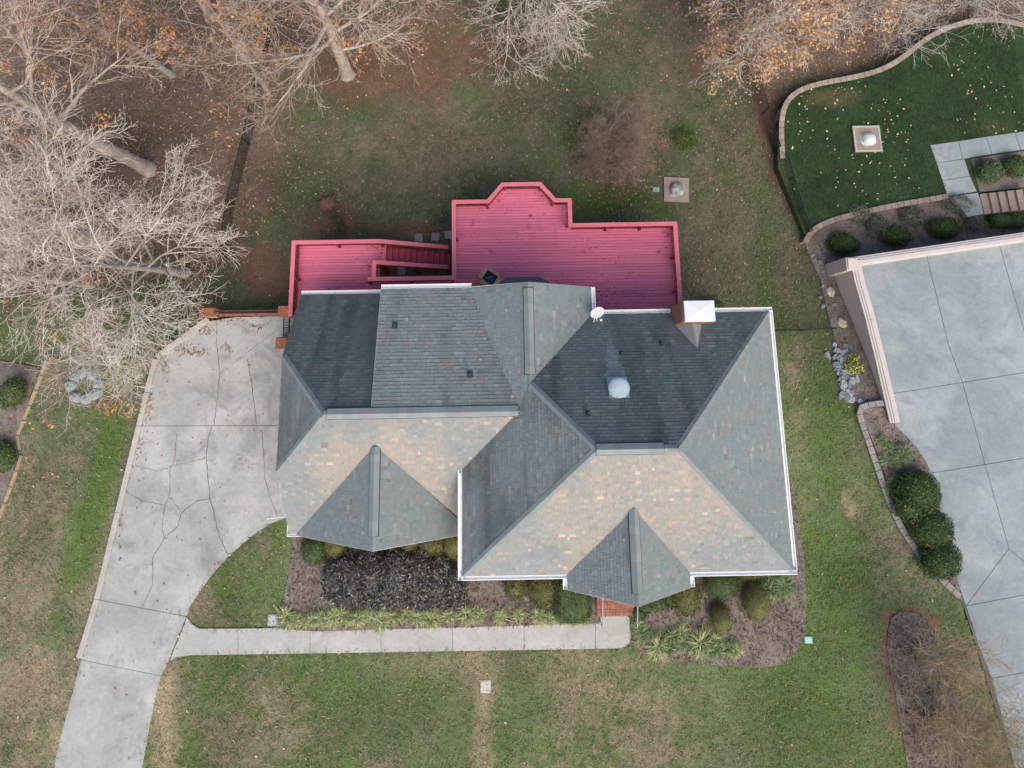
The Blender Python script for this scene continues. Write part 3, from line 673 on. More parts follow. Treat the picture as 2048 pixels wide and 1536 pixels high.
# walls
w = MB(); w.prism([(ax0+.5, ay0+.5), (ax1-.5, ay0+.5), (ax1-.5, ay1-.5), (ax0+.5, ay1-.5)], -2.3, ZA-.1)
w.prism([(bx0+.45, by0+.5), (ax0+.48, by0+.5), (ax0+.48, by1-.5), (bx0+.45, by1-.5)], -2.3, ZB-.05)
w.prism([(cxr-2.4, ay1-.52), (cx1-.4, ay1-.52), (cx1-.4, cy1-.4), (cxr-2.4, cy1-.4)], -2.3, ZA-.12)
def gable(pts, n, t=.2):
    pts = [Vector(p) for p in pts]; n = Vector(n)*t; w.hexa([p-n for p in pts], pts)
gable([(bx0+.45, by0+.5, ZB-.06), (bx0+.45, by1-.5, ZB-.06), (bx0+.45, jyb-.1, zcl-.15), (bx0+.45, jyf+.1, zcl-.15)], (-1, 0, 0))
gable([(dxr-dhw+.6, dy0+.35, ZB-.05), (dxr+dhw-.6, dy0+.35, ZB-.05), (dxr, dy0+.35, zDr-.5)], (0, -1, 0))
gable([(cxr+2.2, cy1-.4, ZA-.12), (cxr-2.2, cy1-.4, ZA-.12), (cxr, cy1-.4, zCr-.5)], (0, 1, 0))
w.build('wall', M['brick'], house)
w = MB()
w.hexa([V(sx0+.08, byc, zBr-.3), V(sx0+.08, by1-.5, ZB), V(sx0+.2, by1-.5, ZB), V(sx0+.2, byc, zBr-.3)], [V(sx0+.08, byc, zBr-.16), V(sx0+.08, by1-.5, zS-.12), V(sx0+.2, by1-.5, zS-.12), V(sx0+.2, byc, zBr-.16)])
w.build('dormer_cheek', M['fascia'], house); w = MB()
w.prism([(sx0+.1, by1-.75), (cxr-2.2, by1-.75), (cxr-2.2, by1-.52), (sx0+.1, by1-.52)], ZB-.3, zS-.15)
w.build('dormer_wall', M['fascia'], house); w = MB()
w.prism([(exr-ehw+.5, ey0+.35), (exr+ehw-.5, ey0+.35), (exr+ehw-.5, ey0+.5), (exr-ehw+.5, ey0+.5)], ZA-.35, ZA+.3)
w.build('porch_beam', M['fascia'], house)
for s in (-1, 1):
    m = MB(); m.tube((exr+s*1.75, ey0+.45, .1), (exr+s*1.75, ey0+.45, ZA-.35), .14, .12, 12); m.box((exr+s*1.75, ey0+.45, .45), (.4, .4, .1)); m.build('porch_column', M['fascia'], house)
# chimney
cyt, cyb = U(1370, 603, 6.6)[1], U(1369, 643, 6.6)[1]; ZCH = 6.6
c = MB(); c.prism([(chx0, cyb), (chx1, cyb), (chx1, cyt), (chx0, cyt)], -2.3, ZCH)
ch = c.build('chimney', M['brick'], house)
c = MB(); c.prism([(chx0-.05, cyb-.05), (chx1+.04, cyb-.05), (chx1+.04, cyt+.05), (chx0-.05, cyt+.05)], ZCH-.25, ZCH-.12); c.build('corbel', M['brick'], ch)
c = MB(); c.prism([(chx0-.02, cyb-.02), (chx1+.03, cyb-.02), (chx1+.03, cyt+.02), (chx0-.02, cyt+.02)], ZCH+.002, ZCH+.12); bevel(c.build('cap', M['metal'], ch), .02, 2)
c = MB(); cc = ((chx0+chx1)/2, (cyb+cyt)/2)
for a, b in (((chx0, cyb), (chx1, cyb)), ((chx1, cyb), (chx1, cyt)), ((chx1, cyt), (chx0, cyt)), ((chx0, cyt), (chx0, cyb))): c.poly([(a[0], a[1], ZCH+.122), (b[0], b[1], ZCH+.122), (cc[0], cc[1], ZCH+.16)])
c.build('cap_top', M['metal'], ch)
# cricket behind the chimney (small ridge shedding water)
f = MB(); zc = ZA+P*(ay1-cyb)
def zn(y): return ZA+P*(ay1-y)+.03
tip = V((chx0+chx1)/2+.1, cyb-1.0, zn(cyb-1.0)); top = V((chx0+chx1)/2, cyb-.01, zn(cyb-.95)); l_ = V(chx0+.02, cyb-.01, zn(cyb)); r_ = V(chx1-.02, cyb-.01, zn(cyb))
for i in range(6):
    for (a, b) in ((l_, top), (top, r_)):
        pass
f.col = (.30, .325, .33); f.poly([tip, top, l_]); f.poly([tip, r_, top]); f.build('cricket', M['shingle'], roof)
# pipe vents
def on_face(px, py, key):
    f = FACES[key]; n = nr(key); z = 5.0
    for _ in range(20):
        x, y = U(px, py, z); z = f[0].z-(n.x*(x-f[0].x)+n.y*(y-f[0].y))/n.z
    return V(x, y, z)
for px, py, key in [(790, 650, 'S_N'), (940, 748, 'S_N'), (1322, 686, 'A_N'), (1242, 706, 'A_N'), (1176, 825, 'A_N')]:
    p = on_face(px, py, key); n = nr(key); m = MB(); s_ = ds(0, 1) if key == 'A_N' else ds(0, 1, pS)
    hw = .11 if key == 'S_N' else .085; q = [p+V(-hw, 0, .03)-s_*hw*1.4, p+V(hw, 0, .03)-s_*hw*1.4, p+V(hw, 0, .045)+s_*hw*1.1, p+V(-hw, 0, .045)+s_*hw*1.1]
    m.hexa([v-V(0, 0, .02) for v in q], q); vo = m.build('vent_flashing', M['vent'], house)
    m = MB(); m.tube(p, p+V(0, 0, .30), .045, .04, 10); m.tube(p+V(0, 0, .03), p+V(0, 0, .13), .075, .05, 10); m.build('vent_pipe', M['vent'], vo)
# domed attic fan
p = on_face(1236, 776, 'A_N'); m = MB(); n = nr('A_N')
q = [p+V(-.38, 0, .035)-ds(0, 1)*.45, p+V(.38, 0, .035)-ds(0, 1)*.45, p+V(.38, 0, .045)+ds(0, 1)*.52, p+V(-.38, 0, .045)+ds(0, 1)*.52]
m.hexa([v-V(0, 0, .02) for v in q], q); fo = m.build('fan_flashing', M['flash'], house)
m = MB(); m.lathe(p+V(0, 0, .0), [(.27, -.2), (.27, .24)], 24); m.build('fan_collar', M['flash'], fo)
m = MB(); m.lathe(p+V(0, 0, .2), [(.40, -.03), (.41, .03), (.38, .09), (.30, .14), (.18, .17), (.03, .18)], 28); m.build('fan_dome', M['domev'], fo, smooth=True)
# bay window roof on the deck side
by_ = cy1-.38; m = MB(); z0, z1 = 3.35, 3.95
B_ = [V(*U(1002, 563, z0), z0), V(*U(1015, 554, z0), z0), V(*U(1078, 553, z0), z0), V(*U(1098, 564, z0), z0)]
B_ = [V(B_[0].x, by_, z0)]+[V(b.x, b.y, z0) for b in B_[:]]+[V(B_[3].x, by_, z0)]
tp = [V(b.x*.75+cxr*.25, by_, z1) for b in B_]
m.col = (.10, .115, .12)
for i in range(len(B_)-1): m.poly([B_[i+1], B_[i], tp[i], tp[i+1]])
m.prism([(b.x, b.y) for b in B_], z0-.15, z0-.002); m.prism([(b.x*.96+cxr*.04, b.y-.08) for b in B_], .5, z0-.15)
m.build('bay_roof', M['shingle'], house)
# satellite dish on the eave corner
dp = V(cx1+.10, ay1-.12, ZA+.10)
sd = empty('satellite_dish', dp, 'small white oval satellite dish on roof corner above the pink deck', 'satellite dish')
m = MB(); m.tube(dp, dp+V(0, 0, .35), .025); m.tube(dp+V(.05, -.2, .2), dp+V(0, 0, .42), .018); m.tube(dp+V(-.12, -.32, .12), dp+V(-.02, .0, .40), .018); m.box(dp+V(0, 0, .03), (.16, .2, .03)); m.build('mast', M['white'], sd)
m = MB(); fw = V(.25, -.55, .8).normalized(); u_ = fw.cross(V(0, 0, 1)).normalized(); v_ = fw.cross(u_); ctr = dp+V(.04, .12, .5)
rings = [(0, -.05), (.16, -.04), (.30, .0)]
for (r0, h0), (r1, h1) in zip(rings[:-1], rings[1:]):
    for j in range(20):
        t0, t1 = 2*math.pi*j/20, 2*math.pi*(j+1)/20
        g = lambda r, h, t: ctr+u_*(r*math.cos(t))+v_*(r*.86*math.sin(t))+fw*h
        m.poly([g(r0, h0, t0), g(r1, h1, t0), g(r1, h1, t1), g(r0, h0, t1)])
m.build('reflector', M['metal'], sd, smooth=True)
m = MB(); m.tube(ctr-v_*-.24, ctr+fw*.38+V(0, -.1, 0), .013); m.box(ctr+fw*.4+V(0, -.1, 0), (.09, .09, .08)); m.build('feed_arm', M['fascia'], sd)

# ================================================================== DECK
DZ, RZ = .50, 1.42                        # deck floor and rail-cap heights
CAPW = .19
def R2(px, py): return U(px, py, RZ)
o1 = [R2(578, 616), R2(583.5, 481), R2(760, 477.5)]                                  # lower-left outer cap line (outer edges)
o2 = [R2(735, 560), R2(908, 556), R2(903.5, 400), R2(974, 400), R2(1003, 365), R2(1081.5, 364), R2(1112, 396), R2(1143, 395), R2(1143.5, 442.5), R2(1354, 443), R2(1363, 607)]
xl = o1[1][0]; yt = o1[1][1]; xm = o2[2][0]; ym = o2[2][1]
yv = U(800, 553, RZ)[1]                    # south edge of the stair well (rail line)
ys1 = yt-.02
o1 = [(xl, 2.6), (xl, yt), (o1[2][0], yt)]
xr = o2[9][0]; yr = o2[9][1]
o2 = [(U(735, 556, RZ)[0], yv), (xm+.02, yv), (xm, ym), (o2[3][0], ym), (o2[4][0], o2[4][1]), (o2[5][0], o2[4][1]), (o2[6][0], ym), (o2[7][0], ym), (o2[7][0], yr), (xr, yr), (xr, 1.9)]
xst = U(772, 510, DZ)[0]; xvd = U(752, 540, RZ)[0]; yin = U(780, 524, RZ)[1]
deck = empty('deck', (0, 0, -1.8), 'large pink painted timber deck with railing and stairs behind the house', 'deck')
FLOOR = [(xl+.05, 1.6), (xl+.05, yt-.05), (xst, yt-.05), (xst, yin-.0), (xvd, yin), (xvd, yv), (xm+.05, yv), (xm+.05, ym-.05)]+[(p[0], p[1]-.06) for p in o2[3:7]]+[(o2[7][0]-.05, ym-.05), (o2[8][0]-.05, yr-.05), (xr-.05, yr-.05), (xr-.05, 1.6)]
def scan(poly, y):
    xs_ = []
    for i in range(len(poly)):
        a, b = poly[i], poly[(i+1) % len(poly)]
        if (a[1] > y) != (b[1] > y): xs_.append(a[0]+(b[0]-a[0])*(y-a[1])/(b[1]-a[1]))
    xs_.sort(); return list(zip(xs_[::2], xs_[1::2]))
BW = .142; y = 1.62; DC = (.74, .195, .30)
while y < ym+2:
    for a, b in scan(FLOOR, y+BW/2):
        if b-a < .1: continue
        x = a; first = True
        while x < b-.02:
            L = random.choice((3.66, 4.27, 4.88)) if not first else random.uniform(1.2, 4.5); first = False
            x1 = min(b, x+L)
            if b-x1 < .4: x1 = b
            m = MB(); m.col = var(DC, .085); dz = random.uniform(-.002, .002)
            m.prism([(x+.004, y+.007), (x1-.004, y+.007), (x1-.004, y+BW-.006), (x+.004, y+BW-.006)], DZ-.035, DZ+dz)
            m.build('board', M['deck'], deck); x = x1
    y += BW
# frame below: rim joists so the edge has depth
jo = [FLOOR[0], FLOOR[1], FLOOR[2]]
for a, b in zip(FLOOR[:-1], FLOOR[1:]):
    if abs(a[1]-1.6) < .01 and abs(b[1]-1.6) < .01: continue
    m = MB(); m.bar((*a, DZ-.04), (*b, DZ-.04), .04, .24); m.build('rim_joist', M['railred'], deck)
def railing(pts, zs, first_post=True, inner=1):
    """rail cap, bottom rail, posts and balusters along a plan polyline (outer cap edge); zs: cap heights"""
    n = len(pts)
    for i in range(n-1):
        a, b = Vector(pts[i]), Vector(pts[i+1]); d = (b-a).normalized(); nn = Vector((d.y, -d.x))*inner
        # mitre at the joints
        def mit(k):
            if k == 0 or k == n-1: return nn*CAPW
            p, q, r = Vector(pts[k-1]), Vector(pts[k]), Vector(pts[k+1]); d1 = (q-p).normalized(); d2 = (r-q).normalized()
            n1 = Vector((d1.y, -d1.x))*inner; n2 = Vector((d2.y, -d2.x))*inner; h = n1+n2
            return h*(2*CAPW/h.length_squared)
        ia, ib = a+mit(i), b+mit(i+1); za, zb = zs[i], zs[i+1]; e = d*.0015
        q = [(a.x+e.x, a.y+e.y, za), (b.x-e.x, b.y-e.y, zb), (ib.x-e.x, ib.y-e.y, zb), (ia.x+e.x, ia.y+e.y, za)]
        m = MB(); m.slab([Vector(p) for p in q], .04); m.build('rail_cap', M['rail'], deck)
        mid = nn*(CAPW*.55); A, B = a+mid, b+mid; L = (B-A).length
        m = MB(); m.bar((A.x, A.y, za-.04), (B.x, B.y, zb-.04), .04, .09); m.build('top_rail', M['rail'], deck)
        m = MB(); m.bar((A.x, A.y, za-.80), (B.x, B.y, zb-.80), .04, .07); m.build('bottom_rail', M['railred'], deck)
        m = MB(); k = int(L/.13)
        for j in range(1, k):
            t = j/k; c = A+(B-A)*t; z = za+(zb-za)*t; m.box((c.x, c.y, z-.49), (.035, .035, .72))
        if k > 1: m.build('balusters', M['railred'], deck, kind='stuff')
        k = max(1, round(L/1.9))
        for j in range(k+1):
            if j == 0 and (i > 0 or not first_post): continue
            t = j/k; c = A+(B-A)*t+nn*.085; z = za+(zb-za)*t; gz = T1(c.x, c.y)
            m = MB(); m.box((c.x, c.y, (z-.05+gz-.2)/2), (.10, .10, z-.05-gz+.2)); m.build('post', M['railred'], deck)
railing(o1, [RZ]*3, inner=1)
railing(o2, [RZ]*len(o2), inner=1)
# stairs: treads fall to the east under the upper deck
nst = 11; xe = U(898, 515, -.9)[0]; run = (xe-xst)/nst; rise = .19
for i in range(nst):
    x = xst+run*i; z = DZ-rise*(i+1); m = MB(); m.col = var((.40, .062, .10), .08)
    m.prism([(x-.02, yin+.06), (x+run-.004, yin+.06), (x+run-.004, yt-.24), (x-.02, yt-.24)], z-.04, z); m.build('tread', M['deck'], deck)
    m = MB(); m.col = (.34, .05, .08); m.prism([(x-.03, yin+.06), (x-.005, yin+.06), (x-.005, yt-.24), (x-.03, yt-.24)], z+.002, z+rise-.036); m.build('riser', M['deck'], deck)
for yy in (yin+.03, yt-.21):
    m = MB(); m.bar((xst, yy, DZ-.05), (xe, yy, DZ-.05-rise*nst), .045, .28); m.build('stringer', M['railred'], deck)
zend = RZ-rise*nst*.92
railing([(o1[2][0], yt), (xe, yt)], [RZ, zend], first_post=False)
railing([(xvd-.0, yin+.10), (xe, yin+.10)], [RZ, zend], first_post=True)
railing([(xvd-.19, yv-.02), (xvd-.19, yin+.10)], [RZ-.002, RZ-.002], first_post=True)

# cardboard box standing on the deck, flaps open
bxp = V(*U(980, 556, DZ+.3), DZ+.003)
bx = empty('cardboard_box', bxp, 'open cardboard box with blue plastic inside, standing on the pink deck', 'box')
m = MB(); rz = math.radians(-35); cz, sz = math.cos(rz), math.sin(rz)
def bl(x, y, z): return bxp+V(x*cz-y*sz, x*sz+y*cz, z)
w_, d_, h_ = .30, .26, .42
for (x0, y0, x1, y1) in ((-w_, -d_, w_, -d_), (w_, -d_, w_, d_), (w_, d_, -w_, d_), (-w_, d_, -w_, -d_)):
    nx_, ny_ = (y1-y0), -(x1-x0); l_ = math.hypot(nx_, ny_); nx_, ny_ = nx_/l_*.012, ny_/l_*.012
    m.hexa([bl(x0, y0, .01), bl(x1, y1, .01), bl(x1-nx_, y1-ny_, .01), bl(x0-nx_, y0-ny_, .01)], [bl(x0, y0, h_), bl(x1, y1, h_), bl(x1-nx_, y1-ny_, h_), bl(x0-nx_, y0-ny_, h_)])
m.hexa([bl(-w_, -d_, 0), bl(w_, -d_, 0), bl(w_, d_, 0), bl(-w_, d_, 0)], [bl(-w_, -d_, .01), bl(w_, -d_, .01), bl(w_, d_, .01), bl(-w_, d_, .01)])
m.build('carton', M['card'], bx)
for k, (x0, y0, x1, y1, e) in enumerate(((-w_, -d_, w_, -d_, .17), (w_, -d_, w_, d_, .2), (w_, d_, -w_, d_, .16), (-w_, d_, -w_, -d_, .2))):
    nx_, ny_ = (y1-y0), -(x1-x0); l_ = math.hypot(nx_, ny_); nx_, ny_ = nx_/l_*e, ny_/l_*e; dz = (-.03, .07, .02, -.06)[k]
    m = MB(); q = [bl(x0, y0, h_+.004), bl(x1, y1, h_+.004), bl(x1+nx_, y1+ny_, h_+dz), bl(x0+nx_, y0+ny_, h_+dz)]; m.hexa(q, [p+V(0, 0, .008) for p in q]); m.build('flap', M['card'], bx)
m = MB(); m.hexa([bl(-.26, -.22, .2), bl(.26, -.22, .2), bl(.26, .22, .2), bl(-.26, .22, .2)], [bl(-.26, -.22, .3), bl(.26, -.2, .27), bl(.24, .22, .3), bl(-.26, .2, .26)]); m.build('packing', M['darkplastic'], bx)
m = MB(); m.tube(bl(-.15, -.1, .32), bl(.1, .12, .36), .03); m.tube(bl(.0, -.12, .32), bl(.02, .1, .34), .02); m.tube(bl(.1, -.12, .31), bl(.18, .06, .35), .015); m.build('plastic_bundle', M['blueplastic'], bx)

# ================================================================== BRICK PIERS, RAILINGS
def pier(px, py, w, d, ztop, zbot, label):
    x, y = U(px, py, ztop); e = empty('brick_pier', (x, y, zbot), label, 'pier', 'brick piers at the top of the driveway')
    m = MB(); m.box((x, y, (ztop-.08+zbot)/2), (w-.06, d-.06, ztop-.08-zbot)); m.build('shaft', M['brick'], e)
    for k, (ww, zz) in enumerate(((w, ztop-.08), (w-.05, ztop-.0))):
        mm = MB(); mm.box((x, y, zz+.03), (ww, ww/w*d, .06 if k == 0 else .05)); bevel(mm.build('cap_course', M['brick'], e), .012)
    return x, y
p1 = pier(414, 625, .75, .45, .75, -2.2, 'long low brick pier at the far corner of the driveway')
p2 = pier(567, 622, .52, .52, .95, -2.2, 'brick pier beside the deck corner where two iron railings meet')
p3 = pier(562, 686, .52, .52, .95, -.2, 'brick pier by the garage corner at the railing end')
wl = MB(); wl.prism([(p1[0]+.3, p1[1]-.13), (p2[0]-.2, p2[1]-.13), (p2[0]-.2, p2[1]+.13), (p1[0]+.3, p1[1]+.13)], -2.3, .16)
wl.build('brick_wall', M['brick'], origin=(p1[0], p1[1], -2.3), label='low brick wall under the iron railing at the top of the driveway', cat='wall')
def iron_rail(a, b, z0, z1, label, sp=.11):
    a, b = Vector(a), Vector(b); e = empty('iron_railing', (a.x, a.y, z0), label, 'railing', 'black iron railings by the driveway'); L = (b-a).length; d = (b-a)/L
    for z in (z0+.1, z1):
        m = MB(); m.bar((a.x, a.y, z), (b.x, b.y, z), .045, .03); m.build('rail', M['black'], e)
    m = MB(); k = int(L/sp)
    for j in range(1, k): c = a+d*(L*j/k); m.box((c.x, c.y, (z0+z1)/2+.04), (.018, .018, z1-z0-.12))
    m.build('bars', M['black'], e, kind='stuff')
iron_rail((p1[0]+.38, p1[1]), (p2[0]-.26, p2[1]), .16, 1.0, 'long black iron railing on the low brick wall')
iron_rail((p2[0]+.03, p2[1]-.27), (p3[0]+.1, p3[1]+.27), .03, .95, 'short black iron railing between two brick piers')

# ================================================================== FRONT STEPS
sx_a, sx_b = U(1193, 1225, .15)[0], U(1268, 1225, .15)[0]; sy_b = U(1230, 1232, .1)[1]
st = empty('entry_steps', ((sx_a+sx_b)/2, sy_b, 0), 'red brick entry steps below the porch gable', 'steps')
lev = [(sy_b, .17), (sy_b+.36, .34), (sy_b+.72, .51)]
for i, (y0, z) in enumerate(lev):
    y1 = lev[i+1][0] if i < 2 else sy_b+2.6
    m = MB(); m.prism([(sx_a+.02, y0+.02), (sx_b-.02, y0+.02), (sx_b-.02, y1+.01), (sx_a+.02, y1+.01)], -.1, z-.03); m.build('mortar_core', M['mortar'], st)
    yy = y0; row = 0
    while yy < min(y1, sy_b+1.35)-.02:
        ln = .2 if (row % 3 == 0) else .095
        if row % 3 == 0:   # header row along the nosing: bricks laid across
            x = sx_a
            while x < sx_b-.03:
                x1 = min(sx_b, x+.072); m = MB(); m.col = var((.34, .135, .09), .25); m.box(((x+x1)/2, yy+.095, z-.03+random.uniform(-.002, .002)), (x1-x-.020, .176, .06)); m.build('brick', M['brickpiece'], st); x = x1
            yy += .2
        else:
            x = sx_a-(.1 if row % 2 else 0)
            while x < sx_b-.03:
                x0, x1 = max(sx_a, x), min(sx_b, x+.205)
                if x1-x0 > .03:
                    m = MB(); m.col = var((.34, .135, .09), .25); m.box(((x0+x1)/2, yy+.045, z-.03+random.uniform(-.002, .002)), (x1-x0-.020, .076, .06)); m.build('brick', M['brickpiece'], st)
                x += .205
            yy += .095
        row += 1
for s, x, lb in ((-1, sx_a+.16, 'grey iron handrail beside the square clipped hedge at the entry steps'), (1, sx_b+.0, 'grey iron handrail on the curved-bed side of the entry steps')):
    hr = empty('handrail', (x, sy_b-.2, 0), lb, 'handrail', 'handrails of the entry steps')
    m = MB(); m.tube((x, sy_b-.22, .9), (x, sy_b+1.3, 1.45), .028, .028, 8); m.build('grip', M['flash'], hr)
    for yy, zt in ((sy_b-.2, .9), (sy_b+1.25, 1.42)):
        m = MB(); m.tube((x, yy, 0), (x, yy, zt), .02, .02, 6); m.build('post', M['flash'], hr)

# ================================================================== NEIGHBOUR WALLS
# stuccoed retaining wall with stepped cap round the pad
nw = empty('retaining_wall', (*U(1702, 520, .3), -2.1), 'tall beige stucco retaining wall with moulded cap round the neighbouring parking pad', 'wall')
Wc = [U(1703, 517, .34), U(1712, 560, .34), U(1735, 640, .34), U(1757, 730, .34), U(1784, 846, .34)]
Wn = [U(1703, 517, .34), U(2150, 452, .34)]
def wall_run(a, b, side, zt, name='wall_face'):
    a, b = Vector(a), Vector(b); d = (b-a).normalized(); n_ = Vector((d.y, -d.x))*side
    q = lambda p, o: (p.x+n_.x*o, p.y+n_.y*o)
    m = MB(); m.prism([q(a, .0), q(b, .0), q(b, .34), q(a, .34)], -2.4, zt-.06); m.build('wall_face', M['stucco'], nw)
    for o0, o1_, z0, z1 in ((-.06, .42, zt-.058, zt), (.04, .36, zt+.002, zt+.05), (.14, .34, zt+.052, zt+.09)):
        m = MB(); m.prism([q(a, o0), q(b, o0), q(b, o1_), q(a, o1_)], z0, z1); bevel(m.build('cap_moulding', M['cap'], nw), .012)
for i, (a, b) in enumerate(zip(Wc[:-1], Wc[1:])): wall_run(a, b, -1 if True else 1, .32-.01*i)
wall_run(*Wn, 1, .36)
m = MB(); x, y = U(1697, 519, .34); m.box((x+.15, y-.22, -1.0), (.62, .62, 2.8)); m.build('corner_pier', M['stucco'], nw)
m = MB(); m.box((x+.15, y-.22, .45), (.5, .5, .06)); m.build('pier_cap', M['cap'], nw)

def resample(P_, step):
    out = [Vector(P_[0])]; acc = 0
    for a, b in zip(P_[:-1], P_[1:]):
        a, b = Vector(a), Vector(b); L = (b-a).length; t = step-acc
        while t <= L: out.append(a+(b-a)*(t/L)); t += step
        acc = (acc+L) % step
    return out
def smooth(P_, it=2):
    for _ in range(it):
        Q = [P_[0]]
        for a, b in zip(P_[:-1], P_[1:]): Q += [(a[0]*.75+b[0]*.25, a[1]*.75+b[1]*.25), (a[0]*.25+b[0]*.75, a[1]*.25+b[1]*.75)]
        P_ = Q+[P_[-1]]
    return P_
def block_wall(pxs, zt, zb, w, blen, label, col, name='block_wall', courses=0):
    pts = resample(smooth(upoly(pxs, zt)), blen); base = pts[len(pts)//2]
    e = empty(name, (base.x, base.y, zb), label, 'wall'); H = []
    for i, p in enumerate(pts):
        d = (pts[min(i+1, len(pts)-1)]-pts[max(i-1, 0)]).normalized(); H.append(Vector((-d.y, d.x))*(w/2))
    for i in range(len(pts)-1):
        a, b, na, nb = pts[i], pts[i+1], H[i], H[i+1]; d = (b-a)*.02
        m = MB(); m.col = var(col, .13); dz = random.uniform(-.006, .006)
        m.prism([tuple(a-na+d), tuple(b-nb-d), tuple(b+nb-d), tuple(a+na+d)], zt-.085, zt+dz); bevel(m.build('cap_block', M['block'], e), .012)
    m = MB(); m.col = tuple(c*.9 for c in col)
    for i in range(len(pts)-1):
        a, b, na, nb = pts[i], pts[i+1], H[i]*.82, H[i+1]*.82
        m.prism([tuple(a-na), tuple(b-nb), tuple(b+nb), tuple(a+na)], zb, zt-.09)
    m.build('wall_core', M['block'], e, kind='stuff'); return e
TANB = (.33, .275, .225)
block_wall([(1566, 316), (1562, 250), (1570, 205), (1600, 178), (1650, 164), (1720, 152), (1775, 135), (1815, 108), (1855, 75), (1900, 52), (1950, 40), (2000, 38), (2060, 52), (2130, 75)], NZ+.12, -2.9, .27, .34,
           'long curving tan block wall between the leafy woods and the dark green lawn', TANB)
block_wall([(1612, 484), (1622, 462), (1650, 445), (1700, 430), (1780, 412), (1850, 400), (1908, 390)], NZ+.10, -2.4, .27, .34, 'low curving block wall between the dark green lawn and the shrub bed', (.27, .225, .19))
block_wall([(1768, 806), (1740, 809), (1716, 816), (1724, 845), (1740, 890), (1757, 940), (1772, 985), (1790, 1030), (1815, 1075), (1845, 1115), (1880, 1155), (1925, 1197)], .16, -1.2, .26, .36,
           'curving grey block edging between the side lawn and the round boxwoods', (.30, .285, .265))
block_wall([(92, 720), (85, 740), (65, 795), (42, 850), (30, 880), (33, 895), (42, 903)], .06, -1.4, .16, .7, 'pale timber edging along the planted bed by the side lawn', (.36, .29, .19), 'timber_edging')
block_wall([(42, 910), (30, 950), (10, 1000), (-10, 1060)], .06, -.6, .16, .7, 'short pale timber edging running off the picture below the first', (.36, .29, .19), 'timber_edging')
# ground-level sunken fence post line (chain link)
def fence(pxs, label, h=1.2, dz=None, mesh=True):
    pts = [Vector(G(*p)) if dz is None else Vector((*U(*p, dz), dz)) for p in pxs]
    e = empty('chain_link_fence', pts[0], label, 'fence', 'black chain-link fences'); mm = MB(); wires = MB()
    for a, b in zip(pts[:-1], pts[1:]):
        L = (b-a).length; k = max(1, round(L/2.4)); up = V(0, 0, 1)
        m = MB(); m.tube(a+up*h, b+up*h, .022, .022, 6); m.build('top_rail', M['black'], e)
        for j in range(k+1):
            if j == 0 and a is not pts[0]: continue
            p = a+(b-a)*(j/k); m = MB(); m.tube(p-up*.2, p+up*(h+.05), .028, .028, 8); m.build('post', M['black'], e)
        n_ = int(L/.075); hh = h/L
        d = (b-a)/L; sd_ = V(-d.y, d.x, 0)*.004
        for j in range(-int(h/.075), n_):
            for s in (1, -1):
                t0 = j*.075; t1 = t0+h
                if s < 0: pts2 = (t1, t0)
                else: pts2 = (t0, t1)
                A_, B_2 = pts2; z0, z1 = 0.03, h
                def cl(t, z, tt, zz):
                    if t < 0: return 0, z+(zz-z)*(0-t)/(tt-t)
                    if t > L: return L, z+(zz-z)*(L-t)/(tt-t)
                    return t, z
                (ta, za), (tb, zb_) = cl(A_, z0, B_2, z1), cl(B_2, z1, A_, z0)
                if abs(tb-ta) < .02: continue
                p, q = a+d*ta+up*za, a+d*tb+up*zb_
                wires.poly([p-sd_, q-sd_, q+sd_, p+sd_]); 
                o_ = up*.004; wires.poly([p-o_, q-o_, q+o_, p+o_])
    wires.build('wire_mesh', M['black'], e, kind='stuff')
fence([(566, -20), (545, 90), (500, 290), (470, 410), (455, 515)], 'black chain-link fence running down from the woods towards the driveway')
fence([(1500, 150), (1522, 230), (1545, 305)], 'short black chain-link fence along the bare clay strip below the oak')
fence([(1560, 318), (1572, 365), (1590, 425), (1608, 468)], 'black chain-link fence along the edge of the dark green lawn', 1.1)
fence([(1542, 662), (1600, 661), (1657, 658)], 'low black chain-link fence between the house corner and the stone bed', .9)
# path and steps on the terrace
nwk = bpy.data.objects.new('garden_path', None); COL.objects.link(nwk); nwk['kind'] = 'structure'
zp = NZ+.05
for p in [[(1860, 290), (1917, 282), (1926, 318), (1873, 326)], [(1917, 282), (1973, 273), (1984, 308), (1926, 318)], [(1973, 273), (2030, 265), (2042, 300), (1984, 308)], [(2030, 265), (2090, 257), (2100, 292), (2042, 300)],
          [(1873, 326), (1929, 318), (1940, 352), (1885, 361)], [(1885, 361), (1940, 352), (1954, 383), (1895, 392)], [(1905, 392), (1956, 385), (1972, 428), (1935, 434)]]:
    m = MB(); m.prism(inset(upoly(p, zp), .012), NZ-.3, zp); m.build('slab', M['pad'], nwk)
gs = empty('garden_steps', (*U(1965, 407, NZ), NZ), 'tan concrete garden steps rising beside the path at the picture edge', 'steps')
for i in range(6):
    x0, x1 = 1960+18*i, 1977+18*i; z = zp+.05+.13*i; f0 = (x0-1960)*.11
    m = MB(); m.prism(upoly([(x0, 388-f0), (x1, 386-f0), (x1+9, 426-f0), (x0+9, 428-f0)], z), NZ-.3, z); m.build('step', M['padcon'], gs)

